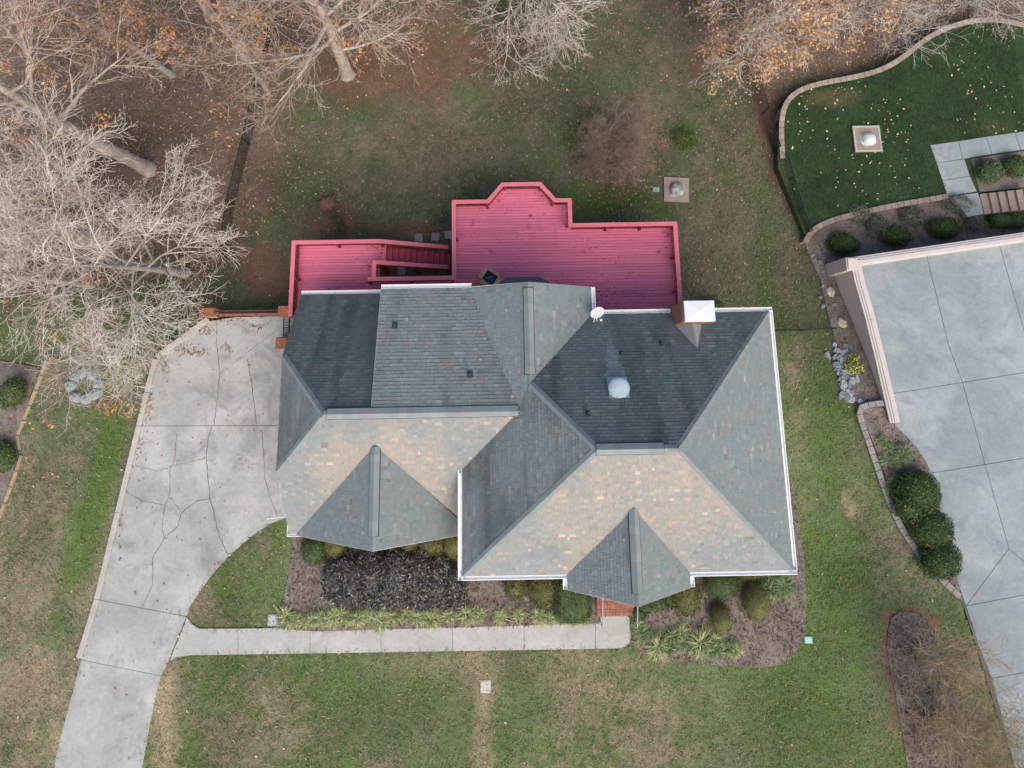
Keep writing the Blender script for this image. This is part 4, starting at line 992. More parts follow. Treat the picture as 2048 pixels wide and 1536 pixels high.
# ================================================================== VEGETATION
def tubes(segs, k):
    """segs (N,8): p0 p1 r0 r1 -> verts, quads"""
    S = np.asarray(segs, float); p0, p1, r0, r1 = S[:, 0:3], S[:, 3:6], S[:, 6], S[:, 7]
    d = p1-p0; L = np.linalg.norm(d, axis=1, keepdims=True); d = d/np.maximum(L, 1e-6)
    ref = np.where(np.abs(d[:, 2:3]) < .9, np.array([[0, 0, 1.0]]), np.array([[1.0, 0, 0]]))
    u = np.cross(d, ref); u /= np.linalg.norm(u, axis=1, keepdims=True); w = np.cross(d, u)
    n = len(S); Vv = np.empty((n, 2*k, 3))
    for j in range(k):
        t = 2*math.pi*j/k; o = u*math.cos(t)+w*math.sin(t)
        Vv[:, j] = p0+o*r0[:, None]; Vv[:, k+j] = p1+o*r1[:, None]
    base = (np.arange(n)*2*k)[:, None]
    Fq_ = np.concatenate([base+np.array([[j, (j+1) % k, k+(j+1) % k, k+j]]) for j in range(k)], 0)
    return Vv.reshape(-1, 3), Fq_
def leaf_quads(pos, size, palette, flat=.5, aspect=.6, seed=1, tilt=None, nrm=None, jitter=.25):
    """little bent leaves: two quads each sharing a midrib"""
    r = np.random.default_rng(seed); n = len(pos)
    if nrm is None: nr_ = r.normal(size=(n, 3)); nr_[:, 2] = np.abs(nr_[:, 2])+flat*3
    else: nr_ = nrm+r.normal(size=(n, 3))*flat
    nr_ /= np.linalg.norm(nr_, axis=1, keepdims=True)
    t = r.normal(size=(n, 3)); t -= nr_*(t*nr_).sum(1, keepdims=True); t /= np.maximum(np.linalg.norm(t, axis=1, keepdims=True), 1e-6)
    b = np.cross(nr_, t); s = (size*(.6+.8*r.random(n)))[:, None]
    tip = pos+t*s; a = pos+t*s*.45+b*s*aspect*.5+nr_*s*.12; c = pos+t*s*.45-b*s*aspect*.5+nr_*s*.12
    Vv = np.stack([pos, a, tip, c], 1).reshape(-1, 3); i = np.arange(n)[:, None]*4
    Ff = np.concatenate([i+np.array([[0, 1, 2]]), i+np.array([[0, 2, 3]])], 0)
    pal = np.array([p[0] for p in palette]); w = np.array([p[1] for p in palette], float); w /= w.sum()
    cc = pal[r.choice(len(pal), n, p=w)]*(1-jitter+2*jitter*r.random(n))[:, None]
    return Vv, Ff, np.repeat(cc, 4, 0)
def rv(s=1.0): return Vector((random.gauss(0, s), random.gauss(0, s), random.gauss(0, s)))

TANL = [((.44, .27, .15), 5), ((.36, .21, .12), 4), ((.52, .36, .22), 2), ((.24, .15, .10), 3)]
ORANGE = [((.50, .23, .10), 5), ((.42, .19, .09), 3), ((.55, .32, .15), 2), ((.30, .15, .08), 2)]
def make_tree(name, label, base, height, tr, lean=(0, 0), crown_r=5.0, first=.35, limbs=12, dens=1.0, leaves=0.0, bark='bark', twig='twig', seed=1, up=.35, group='bare winter trees', multi=1, spread=1.0, trunk_wander=.03, maxlvl=4, rise=None, cat='tree', tw=1.0, leafsize=.13):
    random.seed(seed); base = Vector(base); thick = []; thin = []; tips = []
    def branch(p, d, L, r, lvl, trop):
        n = max(2, int(L/(.55 if lvl < 2 else .3 if lvl < 3 else .22))); st = L/n; q = p.copy(); pts = [(q.copy(), r)]
        for i in range(n):
            d = (d+rv(.10 if lvl < 2 else .17)+Vector((0, 0, trop*st*.35))).normalized(); q = q+d*st; rr = max(r*(1-(i+1)/n*.78), .0045*tw); pts.append((q.copy(), rr))
        for (a, ra), (b, rb) in zip(pts[:-1], pts[1:]):
            (thick if ra > .04 else thin).append((*a, *(b+(b-a)*(.04 if ra > .04 else 0)), ra, rb))
        if lvl >= maxlvl: tips.append(pts[-1][0]); return
        nb = {1: int(8*dens), 2: int(7*dens), 3: int(5*dens)}.get(lvl, 4)
        if lvl == 1: nb = max(3, int(nb*L/3.2))
        for j in range(nb):
            t = .18+.82*(j+random.random())/nb; k = min(int(t*n), n-1); a, ra = pts[k]; b, rb = pts[k+1]; f = t*n-k
            pos = a+(b-a)*min(f, 1); dd = (b-a).normalized(); side = dd.cross(rv()).normalized()
            ang = math.radians(random.uniform(28, 58)); nd = (dd*math.cos(ang)+side*math.sin(ang)).normalized()
            l2 = L*random.uniform(.40, .68)*(1.15-.55*t)*{1: 1, 2: .95, 3: .9}[lvl]
            branch(pos, nd, max(l2, .22), max(min(ra*.62, .04*(4-lvl)), .0055*tw), lvl+1, trop*.6)
    tops = []
    for mi in range(multi):
        d = Vector((lean[0], lean[1], 1)).normalized() if multi == 1 else (Vector((lean[0], lean[1], 1))+Vector((random.gauss(0, .45), random.gauss(0, .45), 0))*spread).normalized()
        n = max(6, int(height/.7)); st = height/n; q = base.copy()-Vector((0, 0, .15)); pts = [(q.copy(), tr*1.3 if multi == 1 else tr)]
        for i in range(n):
            d = (d+Vector((random.gauss(0, trunk_wander), random.gauss(0, trunk_wander), .01))).normalized(); q = q+d*st; pts.append((q.copy(), tr*(1-.82*((i+1)/n)**1.1)))
        for (a, ra), (b, rb) in zip(pts[:-1], pts[1:]): (thick if ra > .022 else thin).append((*a, *(b+(b-a)*.05), ra, rb))
        ga = random.uniform(0, 6.28)
        for j in range(limbs):
            t = first+(1-first)*(j+random.random()*.8)/limbs; k = min(int(t*n), n-1); pos = pts[k][0]+(pts[k+1][0]-pts[k][0])*(t*n-k); ga += 2.4+random.uniform(-.4, .4)
            shp = math.sin(math.pi*min(1, .22+.78*(1-(t-first)/(1-first)+.0)))**.6 if t < .98 else .35
            el = (rise if rise is not None else .45)+(t-first)/(1-first)*.65+random.uniform(-.15, .2)
            nd = Vector((math.cos(ga), math.sin(ga), math.tan(min(el, 1.35)))).normalized()
            branch(pos, nd, crown_r*(.55+.5*shp)*random.uniform(.75, 1.1), max(min(pts[k][1]*.42, .10), .012), 1, up)
        branch(pts[-1][0], d, crown_r*.5, pts[-1][1], 2, up)
    e = empty(name, base, label, cat, group); off = np.array(base)
    Vv, Ff = tubes(thick, 8); me = np_mesh('trunk', Vv-off, Ff); me.polygons.foreach_set('use_smooth', [True]*len(Ff)); link('trunk', me, M[bark], e)
    Vv, Ff = tubes(thin, 3); link('crown', np_mesh('crown', Vv-off, Ff), M[twig], e)
    if leaves > 0 and tips:
        # leaves hang in clusters: keep those of some sub-crowns only
        tp = np.array([tuple(t) for t in tips]); r = np.random.default_rng(seed)
        keep = vnoise(tp[:, 0]*.7+seed, tp[:, 1]*.7, seed) > 1-leaves
        tp = tp[keep]
        if len(tp):
            k = 3
            pos = np.repeat(tp, k, 0)+r.normal(size=(len(tp)*k, 3))*.14
            Vv, Ff, cc = leaf_quads(pos, leafsize, TANL if name == 'oak_tree' else ORANGE, flat=.25, seed=seed)
            link('leaves', np_mesh('leaves', Vv-off, Ff, cc), M['leaf'], e)
    return e
g = lambda px, py: G(px, py)
make_tree('bare_tree', 'tall pale-barked bare tree whose thick trunk leans away at the corner of the woods', g(297, 338), 14, .38, (-.06, .02), 6.5, .46, 13, .9, .25, 'bark', 'twig', 11, tw=1.5, rise=.2)
make_tree('bare_tree', 'pale-barked bare tree with a thick trunk beside the black fence at the top', g(695, 150), 12, .36, (.02, .03), 6.8, .26, 15, .9, .28, 'bark', 'twig', 23, up=.02, tw=1.5, rise=.15)
make_tree('bare_tree', 'wide bare tree with dense white twigs reaching towards the brick piers', g(372, 548), 7.5, .22, (-.16, .03), 5.9, .2, 16, 1.1, .10, 'barkgrey', 'twiggrey', 37, up=.22, tw=1.45, rise=.15)
make_tree('bare_tree', 'thin leaning bare tree with tan leaves among the woods litter', g(345, 150), 11, .19, (-.22, .05), 5.0, .3, 12, .9, .38, 'barkgrey', 'twig', 41, tw=1.5, rise=.2)
make_tree('bare_tree', 'bare grey tree at the picture edge beside the planted bed', g(185, 570), 8, .2, (-.08, .02), 3.5, .22, 13, 1.0, .0, 'barkgrey', 'twiggrey', 53, tw=1.5, rise=.25)
make_tree('bare_tree', 'bare tree at the picture edge between leaning trunks and dense twigs', g(190, 480), 9, .24, (-.05, -.02), 4.4, .25, 12, 1.0, .15, 'bark', 'twiggrey', 59, tw=1.7, rise=.25)
make_tree('bare_tree', 'slender bare tree with clusters of orange leaves close to the fence', g(540, 190), 9, .14, (-.03, .06), 4.4, .3, 11, .85, .4, 'barkgrey', 'twig', 67, up=.05, tw=1.4, rise=.2)
make_tree('bare_tree', 'silvery bare tree whose drooping twigs hang in from the top edge', g(1020, -5), 6.0, .22, (.0, .02), 6.2, .18, 17, 1.0, .0, 'barkgrey', 'twiggrey', 71, up=-.10, rise=.1, tw=1.5)
make_tree('bare_tree', 'bare tree with sparse tan leaves hanging in at the top between the two pale trees', g(820, -30), 7, .16, (.0, -.02), 4.2, .25, 11, .85, .3, 'barkgrey', 'twig', 73, up=-.05, rise=.15, tw=1.5)
make_tree('bare_tree', 'bare grey tree with tan leaves beside the topmost fence posts', g(430, 40), 10, .17, (-.05, .02), 4.8, .3, 12, .85, .35, 'barkgrey', 'twig', 79, up=.1, tw=1.5, rise=.2)
make_tree('oak_tree', 'oak holding rust-orange leaves at the top beside the curved block wall', g(1470, 120), 6.5, .17, (.03, .0), 4.3, .2, 14, 1.0, .62, 'barkgrey', 'twiggrey', 83, group='leafy winter trees', leafsize=.15, tw=1.4, rise=.25)
make_tree('oak_tree', 'smaller oak with rust-orange leaves standing against the top edge', g(1590, 45), 5.0, .13, (.05, .0), 3.8, .2, 12, 1.0, .6, 'barkgrey', 'twiggrey', 89, group='leafy winter trees', leafsize=.14, tw=1.4, rise=.25)
make_tree('bare_tree', 'thin bare grey saplings arching over the curved block wall', g(1760, 60), 3.6, .05, (.02, -.02), 3.2, .15, 9, .9, .0, 'barkgrey', 'twiggrey', 97, multi=3, maxlvl=3, up=0)
make_tree('bare_tree', 'bare brown sapling clump over the wall at the far corner of the dark lawn', g(1940, 20), 3.8, .05, (.0, -.06), 4.0, .15, 9, .9, .0, 'barkgrey', 'twiggrey', 101, multi=3, maxlvl=3, up=-.05)
make_tree('bare_tree', 'bare thicket at the top edge right of the leafy oaks', g(1670, 10), 4.5, .06, (.06, -.02), 2.8, .2, 9, 1.0, .15, 'barkgrey', 'twig', 103, multi=3, maxlvl=3, up=0)
# bare round shrub on the back lawn, and the multi-stemmed shrubs in the island bed
make_tree('bare_shrub', 'round bare brown shrub with fine twigs on the back lawn', g(1228, 310), 1.2, .04, (0, 0), 2.35, .1, 10, 1.0, .0, 'twigbrown', 'twigbrown', 107, multi=5, spread=.9, up=.0, rise=.3, group='bare shrubs', cat='shrub', tw=.9)
make_tree('bare_shrub', 'tall bare brown multi-stemmed shrub in the narrow island bed', g(1826, 1305), 2.8, .03, (.22, .05), 2.2, .25, 6, .9, .0, 'twigtan', 'twigtan', 109, multi=9, spread=.95, maxlvl=3, tw=1.15, up=.2, rise=.7, group='bare shrubs', cat='shrub')
make_tree('bare_shrub', 'second bare brown multi-stemmed shrub, below the first in the island bed', g(1858, 1440), 3.0, .03, (.22, .02), 2.4, .25, 7, 1.0, .0, 'twigtan', 'twigtan', 113, multi=9, spread=.95, maxlvl=3, tw=1.15, up=.2, rise=.7, group='bare shrubs', cat='shrub')
make_tree('bare_shrub', 'third bare brown shrub cut off by the bottom picture edge', g(1905, 1545), 3.0, .03, (.15, .05), 2.4, .25, 7, 1.0, .0, 'twigtan', 'twigtan', 127, multi=9, spread=.9, maxlvl=3, tw=1.15, up=.2, rise=.7, group='bare shrubs', cat='shrub')

# ---- evergreen shrubs
OLIVEG = [((.135, .145, .05), 5), ((.175, .17, .065), 3), ((.09, .11, .04), 4), ((.24, .21, .09), 1.5)]
BOX = [((.062, .110, .036), 5), ((.04, .075, .028), 4), ((.125, .165, .05), 2.4), ((.22, .24, .07), .9)]
GREENL = [((.085, .135, .05), 5), ((.125, .175, .065), 3), ((.05, .085, .033), 3)]
DARKP = [((.15, .146, .155), 5), ((.27, .255, .235), 3.5), ((.36, .37, .28), 3.5), ((.06, .06, .072), 4), ((.30, .19, .13), 1)]
GREYG = [((.17, .20, .165), 4), ((.12, .15, .11), 3), ((.24, .25, .19), 2), ((.19, .15, .12), 2)]
YELL = [((.48, .46, .10), 4), ((.36, .40, .08), 2), ((.14, .20, .05), 2)]
def shrub(name, label, lobes, pal, nl=2600, leaf=.06, aspect=.5, flat=.6, group='evergreen shrubs', cat='shrub', seed=1, rough=.08, core=True, square=2.0, ground=None):
    """lobes: (px, py, rx_px, ry_px, height m); leaves fill the outer shell of each lobe"""
    r = np.random.default_rng(seed); Vs, Fs, Cs = [], [], []; o0 = None; nv = 0; stems = MB()
    for (px, py, rx, ry, h) in lobes:
        x, y, z = G(px, py, h*.6) if ground is None else (*U(px, py, ground+h*.6), ground)
        a, b = rx/43.5, ry/43.5
        if o0 is None: o0 = Vector((x, y, z))
        n = int(nl*(a*b/.35)**.75*1.0); d = r.normal(size=(n, 3)); d[:, 2] = np.abs(d[:, 2])*1.1-.25; d /= np.linalg.norm(d, axis=1, keepdims=True)
        if square != 2.0:
            m_ = (np.abs(d)**square).sum(1, keepdims=True)**(-1/square); d2 = d*m_
        else: d2 = d
        lump = 1+rough*2*(fbm(d[:, 0]*2.2+seed+px, d[:, 1]*2.2+d[:, 2]*1.7, seed, 3)-.5)*2
        rad = (1-.26*r.random(n)**1.6)*lump
        pos = np.stack([x+d2[:, 0]*a*rad, y+d2[:, 1]*b*rad, z+h*.30+d2[:, 2]*h*.70*rad], 1); pos[:, 2] = np.maximum(pos[:, 2], z+.03)
        Vv, Ff, cc = leaf_quads(pos, leaf, pal, flat=flat, aspect=aspect, seed=seed+int(px), nrm=d, jitter=.42)
        pw = .86+.28*fbm(pos[:, 0]*3, pos[:, 1]*3, seed+2, 2)
        Vs.append(Vv); Fs.append(Ff+nv); Cs.append(cc*np.repeat(pw, 4)[:, None]); nv += len(Vv)
        if core:
            K, Q = 14, 7; th = np.linspace(0, 2*math.pi, K, endpoint=False); cv = []
            for q in range(Q):
                ph = -.25+(math.pi/2+.25)*q/(Q-1)
                for t in th:
                    dd = np.array([math.cos(t)*math.cos(ph), math.sin(t)*math.cos(ph), math.sin(ph)])
                    if square != 2.0: dd = dd*((np.abs(dd)**square).sum()**(-1/square))
                    cv.append((x+dd[0]*a*.80, y+dd[1]*b*.80, max(z+.01, z+h*.30+dd[2]*h*.56)))
            cf = []
            for q in range(Q-1):
                for j in range(K):
                    A_, B2, C2, D2 = q*K+j, q*K+(j+1) % K, (q+1)*K+(j+1) % K, (q+1)*K+j; cf += [(A_, B2, C2), (A_, C2, D2)]
            base_c = np.array(pal[0][0]); Vs.append(np.array(cv)); Fs.append(np.array(cf)+nv); Cs.append(np.repeat(base_c[None], len(cv), 0)); nv += len(cv)
        for k in range(5):
            t = random.uniform(0, 6.28); stems.tube((x, y, z-.05), (x+math.cos(t)*a*.45, y+math.sin(t)*b*.45, z+h*.5), .018, .008, 5, False)
    e = empty(name, o0, label, cat, group); off = np.array(o0)
    link('foliage', np_mesh('foliage', np.concatenate(Vs)-off, np.concatenate(Fs), np.concatenate(Cs)), M['foliage'], e)
    stems.build('stems', M['twigbrown'], e); return e
FB = 'shrubs in the front beds'; NB = 'neighbour shrubs'
hedge = [(672, 1165, 26, 38, .8), (705, 1160, 32, 44, .95), (745, 1155, 36, 46, 1.0), (790, 1155, 38, 48, 1.05), (835, 1158, 36, 50, 1.0), (875, 1168, 34, 46, .95), (905, 1178, 26, 38, .85), (690, 1185, 30, 26, .7), (760, 1192, 40, 24, .75), (840, 1194, 40, 24, .75), (898, 1195, 26, 22, .7)]
shrub('dark_hedge', 'long dark purple-grey shaggy hedge in the middle of the front bed', hedge, DARKP, 1300, .20, .17, 1.2, FB, 'hedge', 3, .16)
shrub('round_shrub', 'dark round clipped shrub at the garage corner of the front bed', [(627, 1100, 28, 30, .8)], BOX, 2600, .05, .5, .6, FB, 'shrub', 5)
shrub('round_shrub', 'olive round shrub tucked under the garage gable beside the darker one', [(668, 1092, 26, 26, .75)], OLIVEG, 2400, .05, .5, .6, FB, 'shrub', 6)
shrub('low_hedge', 'low olive hedge under the garage gable eave', [(715, 1082, 30, 18, .6), (768, 1086, 30, 16, .6), (815, 1086, 30, 20, .65), (862, 1090, 34, 24, .7), (905, 1088, 24, 30, .8)], OLIVEG, 2300, .055, .5, .7, FB, 'hedge', 7, .12)
shrub('round_shrub', 'small olive clipped shrub under the eave beside the bare mulch', [(1030, 1172, 22, 28, .8)], OLIVEG, 2600, .06, .5, .8, FB, 'shrub', 8, .14)
shrub('round_shrub', 'olive clipped shrub between the smaller one and the square hedge', [(1086, 1178, 29, 36, .95)], OLIVEG, 2600, .06, .5, .8, FB, 'shrub', 9, .14)
shrub('square_hedge', 'square-cut green hedge left of the brick entry steps', [(1146, 1200, 36, 40, .85)], GREENL, 3200, .06, .5, .7, FB, 'hedge', 10, .05, square=5.0)
shrub('low_shrub', 'low leafy green shrub along the handrail right of the entry steps', [(1288, 1212, 20, 14, .4), (1318, 1205, 26, 16, .45), (1345, 1198, 24, 18, .5), (1280, 1228, 14, 12, .35)], GREENL, 2200, .07, .35, .8, FB, 'shrub', 12, .14)
shrub('round_shrub', 'olive clipped shrub under the eave right of the porch', [(1374, 1192, 30, 38, .95)], OLIVEG, 2600, .06, .5, .8, FB, 'shrub', 13, .14)
shrub('round_shrub', 'wide dark green round shrub touching the eave in the curved bed', [(1445, 1168, 38, 32, .9)], BOX, 2600, .05, .5, .5, FB, 'shrub', 14)
shrub('low_shrub', 'yellowish low shrub close to the eave near the house corner', [(1500, 1150, 30, 14, .5)], OLIVEG+[((.30, .29, .10), 4)], 2200, .06, .4, .7, FB, 'shrub', 15, .12)
shrub('topiary_shrub', 'larger ball-shaped topiary on bare mulch in the curved bed', [(1516, 1208, 28, 38, 1.15)], OLIVEG, 3000, .04, .5, .45, FB, 'shrub', 16, .05)
shrub('topiary_shrub', 'smaller ball-shaped topiary beside the liriope row in the curved bed', [(1444, 1240, 22, 29, .95)], OLIVEG, 3000, .04, .5, .45, FB, 'shrub', 17, .05)
shrub('boxwood', 'largest of the three round boxwoods beside the neighbouring driveway', [(1842, 985, 46, 42, 1.2), (1822, 1010, 30, 34, 1.0)], BOX, 3000, .07, .5, .8, NB, 'shrub', 18, .13, ground=.08)
shrub('boxwood', 'middle of the three round boxwoods beside the neighbouring driveway', [(1868, 1060, 42, 38, 1.1)], BOX, 3000, .07, .5, .8, NB, 'shrub', 19, .13, ground=.08)
shrub('boxwood', 'lowest of the three round boxwoods beside the neighbouring driveway', [(1886, 1122, 40, 37, 1.05)], BOX, 3000, .07, .5, .8, NB, 'shrub', 20, .13, ground=.08)
shrub('boxwood', 'round boxwood nearest the curve of the low block wall', [(1690, 486, 36, 25, .9)], BOX+[((.22, .24, .05), 1)], 3000, .065, .5, .8, NB, 'shrub', 21, .14)
shrub('boxwood', 'second round boxwood along the stucco wall', [(1796, 470, 35, 23, .9)], BOX+[((.22, .24, .05), 1)], 3000, .065, .5, .8, NB, 'shrub', 22, .14)
shrub('boxwood', 'third round boxwood along the stucco wall', [(1894, 455, 38, 25, .95)], BOX+[((.22, .24, .05), 1)], 3000, .065, .5, .8, NB, 'shrub', 23, .14)
shrub('clipped_hedge', 'dense green clipped hedge below the garden steps', [(2005, 440, 26, 18, .8), (2040, 438, 30, 20, .8)], GREENL, 3000, .06, .5, .6, NB, 'hedge', 24, .05, square=3.5)
for i, (px, py, rx, ry, h, lb) in enumerate([(1722, 425, 26, 22, .9, 'grey-green loose shrub nearest the wall curve'), (1760, 450, 26, 26, .8, 'grey-brown loose shrub between the first two boxwoods'), (1830, 430, 32, 22, .8, 'grey-green loose shrub between the second and third boxwoods'), (1920, 405, 30, 22, 1.1, 'tall grey-green loose shrub leaning over the path end'), (1955, 445, 24, 18, .7, 'small grey-brown shrub beside the clipped hedge')]):
    shrub('loose_shrub', lb, [(px, py, rx, ry, h)], GREYG, 1700, .09, .28, 1.2, NB, 'shrub', 30+i, .22, core=False)
shrub('leafy_shrub', 'dark leafy shrub in the raised bed beside the garden path', [(1985, 340, 30, 26, .9)], GREENL+GREYG[:1], 2300, .08, .5, .9, NB, 'shrub', 40, .16, ground=NZ)
shrub('leafy_shrub', 'dark leafy shrub at the picture edge in the raised path bed', [(2035, 330, 26, 26, .9)], GREENL, 2300, .08, .5, .9, NB, 'shrub', 41, .16, ground=NZ)
shrub('yellow_shrub', 'small bright yellow-leaved shrub among the slate stones', [(1712, 735, 18, 15, .6), (1708, 715, 9, 9, .5)], YELL, 800, .09, .5, .9, NB, 'shrub', 42, .25, core=False)
shrub('leafy_shrub', 'green bush at the picture edge below the bare twigs', [(18, 785, 27, 30, .8)], GREENL+OLIVEG[:1], 2200, .07, .5, .8, NB, 'shrub', 43, .16)
shrub('leafy_shrub', 'dark green bush at the picture edge beside the timber edging', [(-2, 915, 25, 32, .9)], GREENL, 2200, .07, .5, .8, NB, 'shrub', 44, .16)
shrub('young_evergreen', 'small dark evergreen seedling beside the dug-up stump', [(676, 440, 11, 9, .4), (686, 455, 11, 9, .4)], BOX, 700, .11, .2, 1.3, FB, 'shrub', 45, .4, core=False)
shrub('young_evergreen', 'dark green low evergreen beside the round bare shrub', [(1372, 275, 24, 22, .5)], BOX, 600, .12, .2, 1.3, FB, 'shrub', 46, .4, core=False)
shrub('wall_fern', 'small green plant growing at the foot of the chimney', [(1425, 612, 22, 14, .5)], GREENL, 1600, .09, .35, .9, FB, 'shrub', 47, .2)

# ---- liriope tufts: arching strap leaves
def tuft_mesh(name, n, L, w, pal, seed):
    r = np.random.default_rng(seed); az = r.random(n)*2*math.pi; Vs = []; Fs = []; Cs = []
    pc = np.array([p[0] for p in pal]); pw = np.array([p[1] for p in pal], float); pw /= pw.sum()
    for i in range(n):
        l = L*(.35+.85*r.random()); d = np.array([math.cos(az[i]), math.sin(az[i]), 0]); s = np.array([-d[1], d[0], 0])*w*(.7+.6*r.random())/2; o = np.array([r.normal()*.07, r.normal()*.07, 0]); cv = np.array([-d[1], d[0], 0])*r.normal()*.22*l
        h = l*(.2+.7*r.random()); c = pc[r.choice(len(pc), p=pw)]*(.8+.4*r.random()); b = len(Vs)
        for t, ww in ((0, .8), (.35, 1.0), (.7, .85), (1.0, .15)):
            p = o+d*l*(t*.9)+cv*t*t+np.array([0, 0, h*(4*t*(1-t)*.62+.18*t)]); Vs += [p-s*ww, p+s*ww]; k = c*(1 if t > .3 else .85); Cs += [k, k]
        for q in range(3): Fs.append((b+2*q, b+2*q+1, b+2*q+3, b+2*q+2))
    return np_mesh(name, np.array(Vs), np.array(Fs), np.array(Cs))
LIR = [((.28, .35, .13), 4), ((.44, .46, .22), 4), ((.13, .21, .075), 4), ((.56, .54, .32), 2.5), ((.30, .22, .13), .7)]
LIRG = [((.14, .22, .08), 4), ((.22, .30, .13), 3), ((.30, .36, .18), 2), ((.08, .13, .05), 3)]
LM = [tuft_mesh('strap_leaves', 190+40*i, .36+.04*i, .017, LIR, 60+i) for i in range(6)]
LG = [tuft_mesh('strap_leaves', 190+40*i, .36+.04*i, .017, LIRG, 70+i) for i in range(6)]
def tuft(px, py, label, group, meshes, i, sc=1.0, ground=None):
    x, y, z = G(px, py, .15) if ground is None else (*U(px, py, ground+.15), ground)
    o = link('liriope_tuft', meshes[(i*5+2) % 6 if i % 2 else (i*3+1) % 6], M['foliage'], None, (x, y, z+.03), label, 'plant', group); o.rotation_euler.z = random.uniform(0, 6.28); s = sc*random.uniform(.85, 1.25); o.scale = (s*random.uniform(.85, 1.2), s*random.uniform(.85, 1.2), s*random.uniform(.8, 1.2)); return o
random.seed(5)
ordn = ['first', 'second', 'third', 'fourth', 'fifth', 'sixth', 'seventh', 'eighth', 'ninth', 'tenth', 'eleventh', 'twelfth', 'thirteenth', 'fourteenth', 'fifteenth', 'sixteenth', 'seventeenth', 'eighteenth', 'nineteenth', 'twentieth', 'twenty-first', 'twenty-second', 'twenty-third', 'twenty-fourth']
row = [(110, 795), (175, 820), (240, 835), (295, 810), (345, 800), (395, 815), (440, 785), (500, 790), (545, 810), (600, 800), (690, 805), (760, 815), (840, 800), (920, 785), (1010, 790), (1100, 805), (1230, 790), (1345, 780), (1440, 780), (1570, 795), (1700, 780), (1835, 780), (1905, 810)]
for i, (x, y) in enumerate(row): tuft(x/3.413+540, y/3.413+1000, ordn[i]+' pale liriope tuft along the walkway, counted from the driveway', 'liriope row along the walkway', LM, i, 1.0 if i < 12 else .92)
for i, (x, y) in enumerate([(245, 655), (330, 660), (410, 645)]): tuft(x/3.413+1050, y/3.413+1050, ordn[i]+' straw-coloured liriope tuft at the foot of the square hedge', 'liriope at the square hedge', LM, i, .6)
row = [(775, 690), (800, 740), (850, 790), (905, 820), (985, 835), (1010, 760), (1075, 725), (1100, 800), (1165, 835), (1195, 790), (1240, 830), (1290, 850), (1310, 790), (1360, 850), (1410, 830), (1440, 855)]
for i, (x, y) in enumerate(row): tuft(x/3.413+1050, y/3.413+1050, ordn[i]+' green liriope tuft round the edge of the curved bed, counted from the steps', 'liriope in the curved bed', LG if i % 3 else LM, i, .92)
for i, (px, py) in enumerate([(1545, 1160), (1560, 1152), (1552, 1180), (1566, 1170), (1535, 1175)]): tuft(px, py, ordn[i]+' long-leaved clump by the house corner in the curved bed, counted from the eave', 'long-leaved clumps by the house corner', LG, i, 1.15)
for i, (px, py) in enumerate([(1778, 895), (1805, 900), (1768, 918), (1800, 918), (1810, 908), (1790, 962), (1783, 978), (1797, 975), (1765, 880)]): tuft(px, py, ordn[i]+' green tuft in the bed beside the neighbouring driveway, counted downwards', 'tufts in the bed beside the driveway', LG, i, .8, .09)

# ---- grass: blades over all lawn, coloured like the turf they grow from
def scatter(n, x0, x1, y0, y1, seed):
    r = np.random.default_rng(seed); return r.uniform(x0, x1, n), r.uniform(y0, y1, n), r
HOUSE_W = [(bx0+.3, by0+.4), (bx0+.3, by1-.4), (sx0, by1-.4), (cx1-.3, cy1-.4), (cx1-.3, ay1-.3), (ax1-.4, ay1-.4), (ax1-.4, ay0+.4), (ax0, ay0+.4), (ax0, by0+.4)]
def blades(x, y, z, col, r, L0, W0, upr=.45):
    n = len(x); az = r.random(n)*2*math.pi; L = L0*(.5+r.random(n)); W = W0*(.6+.8*r.random(n)); h = L*upr*(.3+r.random(n))
    dx, dy = np.cos(az), np.sin(az); p = np.stack([x, y, z-.01], 1); tip = np.stack([x+dx*L, y+dy*L, z+h*.75], 1); mid = np.stack([x+dx*L*.5, y+dy*L*.5, z+h], 1)
    s = np.stack([-dy*W/2, dx*W/2, 0*dx], 1)
    Vv = np.stack([p-s, p+s, mid+s*.8, tip, mid-s*.8], 1).reshape(-1, 3); i = np.arange(n)[:, None]*5
    Ff = np.concatenate([i+np.array([[0, 1, 2]]), i+np.array([[0, 2, 4]]), i+np.array([[4, 2, 3]])], 0)
    return Vv, Ff, np.repeat(col, 5, 0)
gx_, gy_, r_ = scatter(390000, -28, 28.5, -21.5, 21, 99)
bad = in_poly(gx_, gy_, inset(DRIVE_W, .07)) | in_poly(gx_, gy_, inset(WALK_W, .07)) | in_poly(gx_, gy_, PAD_W) | in_poly(gx_, gy_, BED_A_W) | in_poly(gx_, gy_, BED_B_W) | in_poly(gx_, gy_, NBED_W) | in_poly(gx_, gy_, NBED2_W) | in_poly(gx_, gy_, ISLE_W) | in_poly(gx_, gy_, HOUSE_W) | in_poly(gx_, gy_, NLAWN_W) | in_poly(gx_, gy_, LBED_W)
pxx, pyy = PXN(gx_, gy_, TZ(gx_, gy_)); lit = patch_sum(pxx, pyy, P_LITTER)+patch_sum(pxx, pyy, P_CLAY)*.7
bad |= r_.random(len(gx_)) < np.clip(lit*1.1-.15, 0, .93)
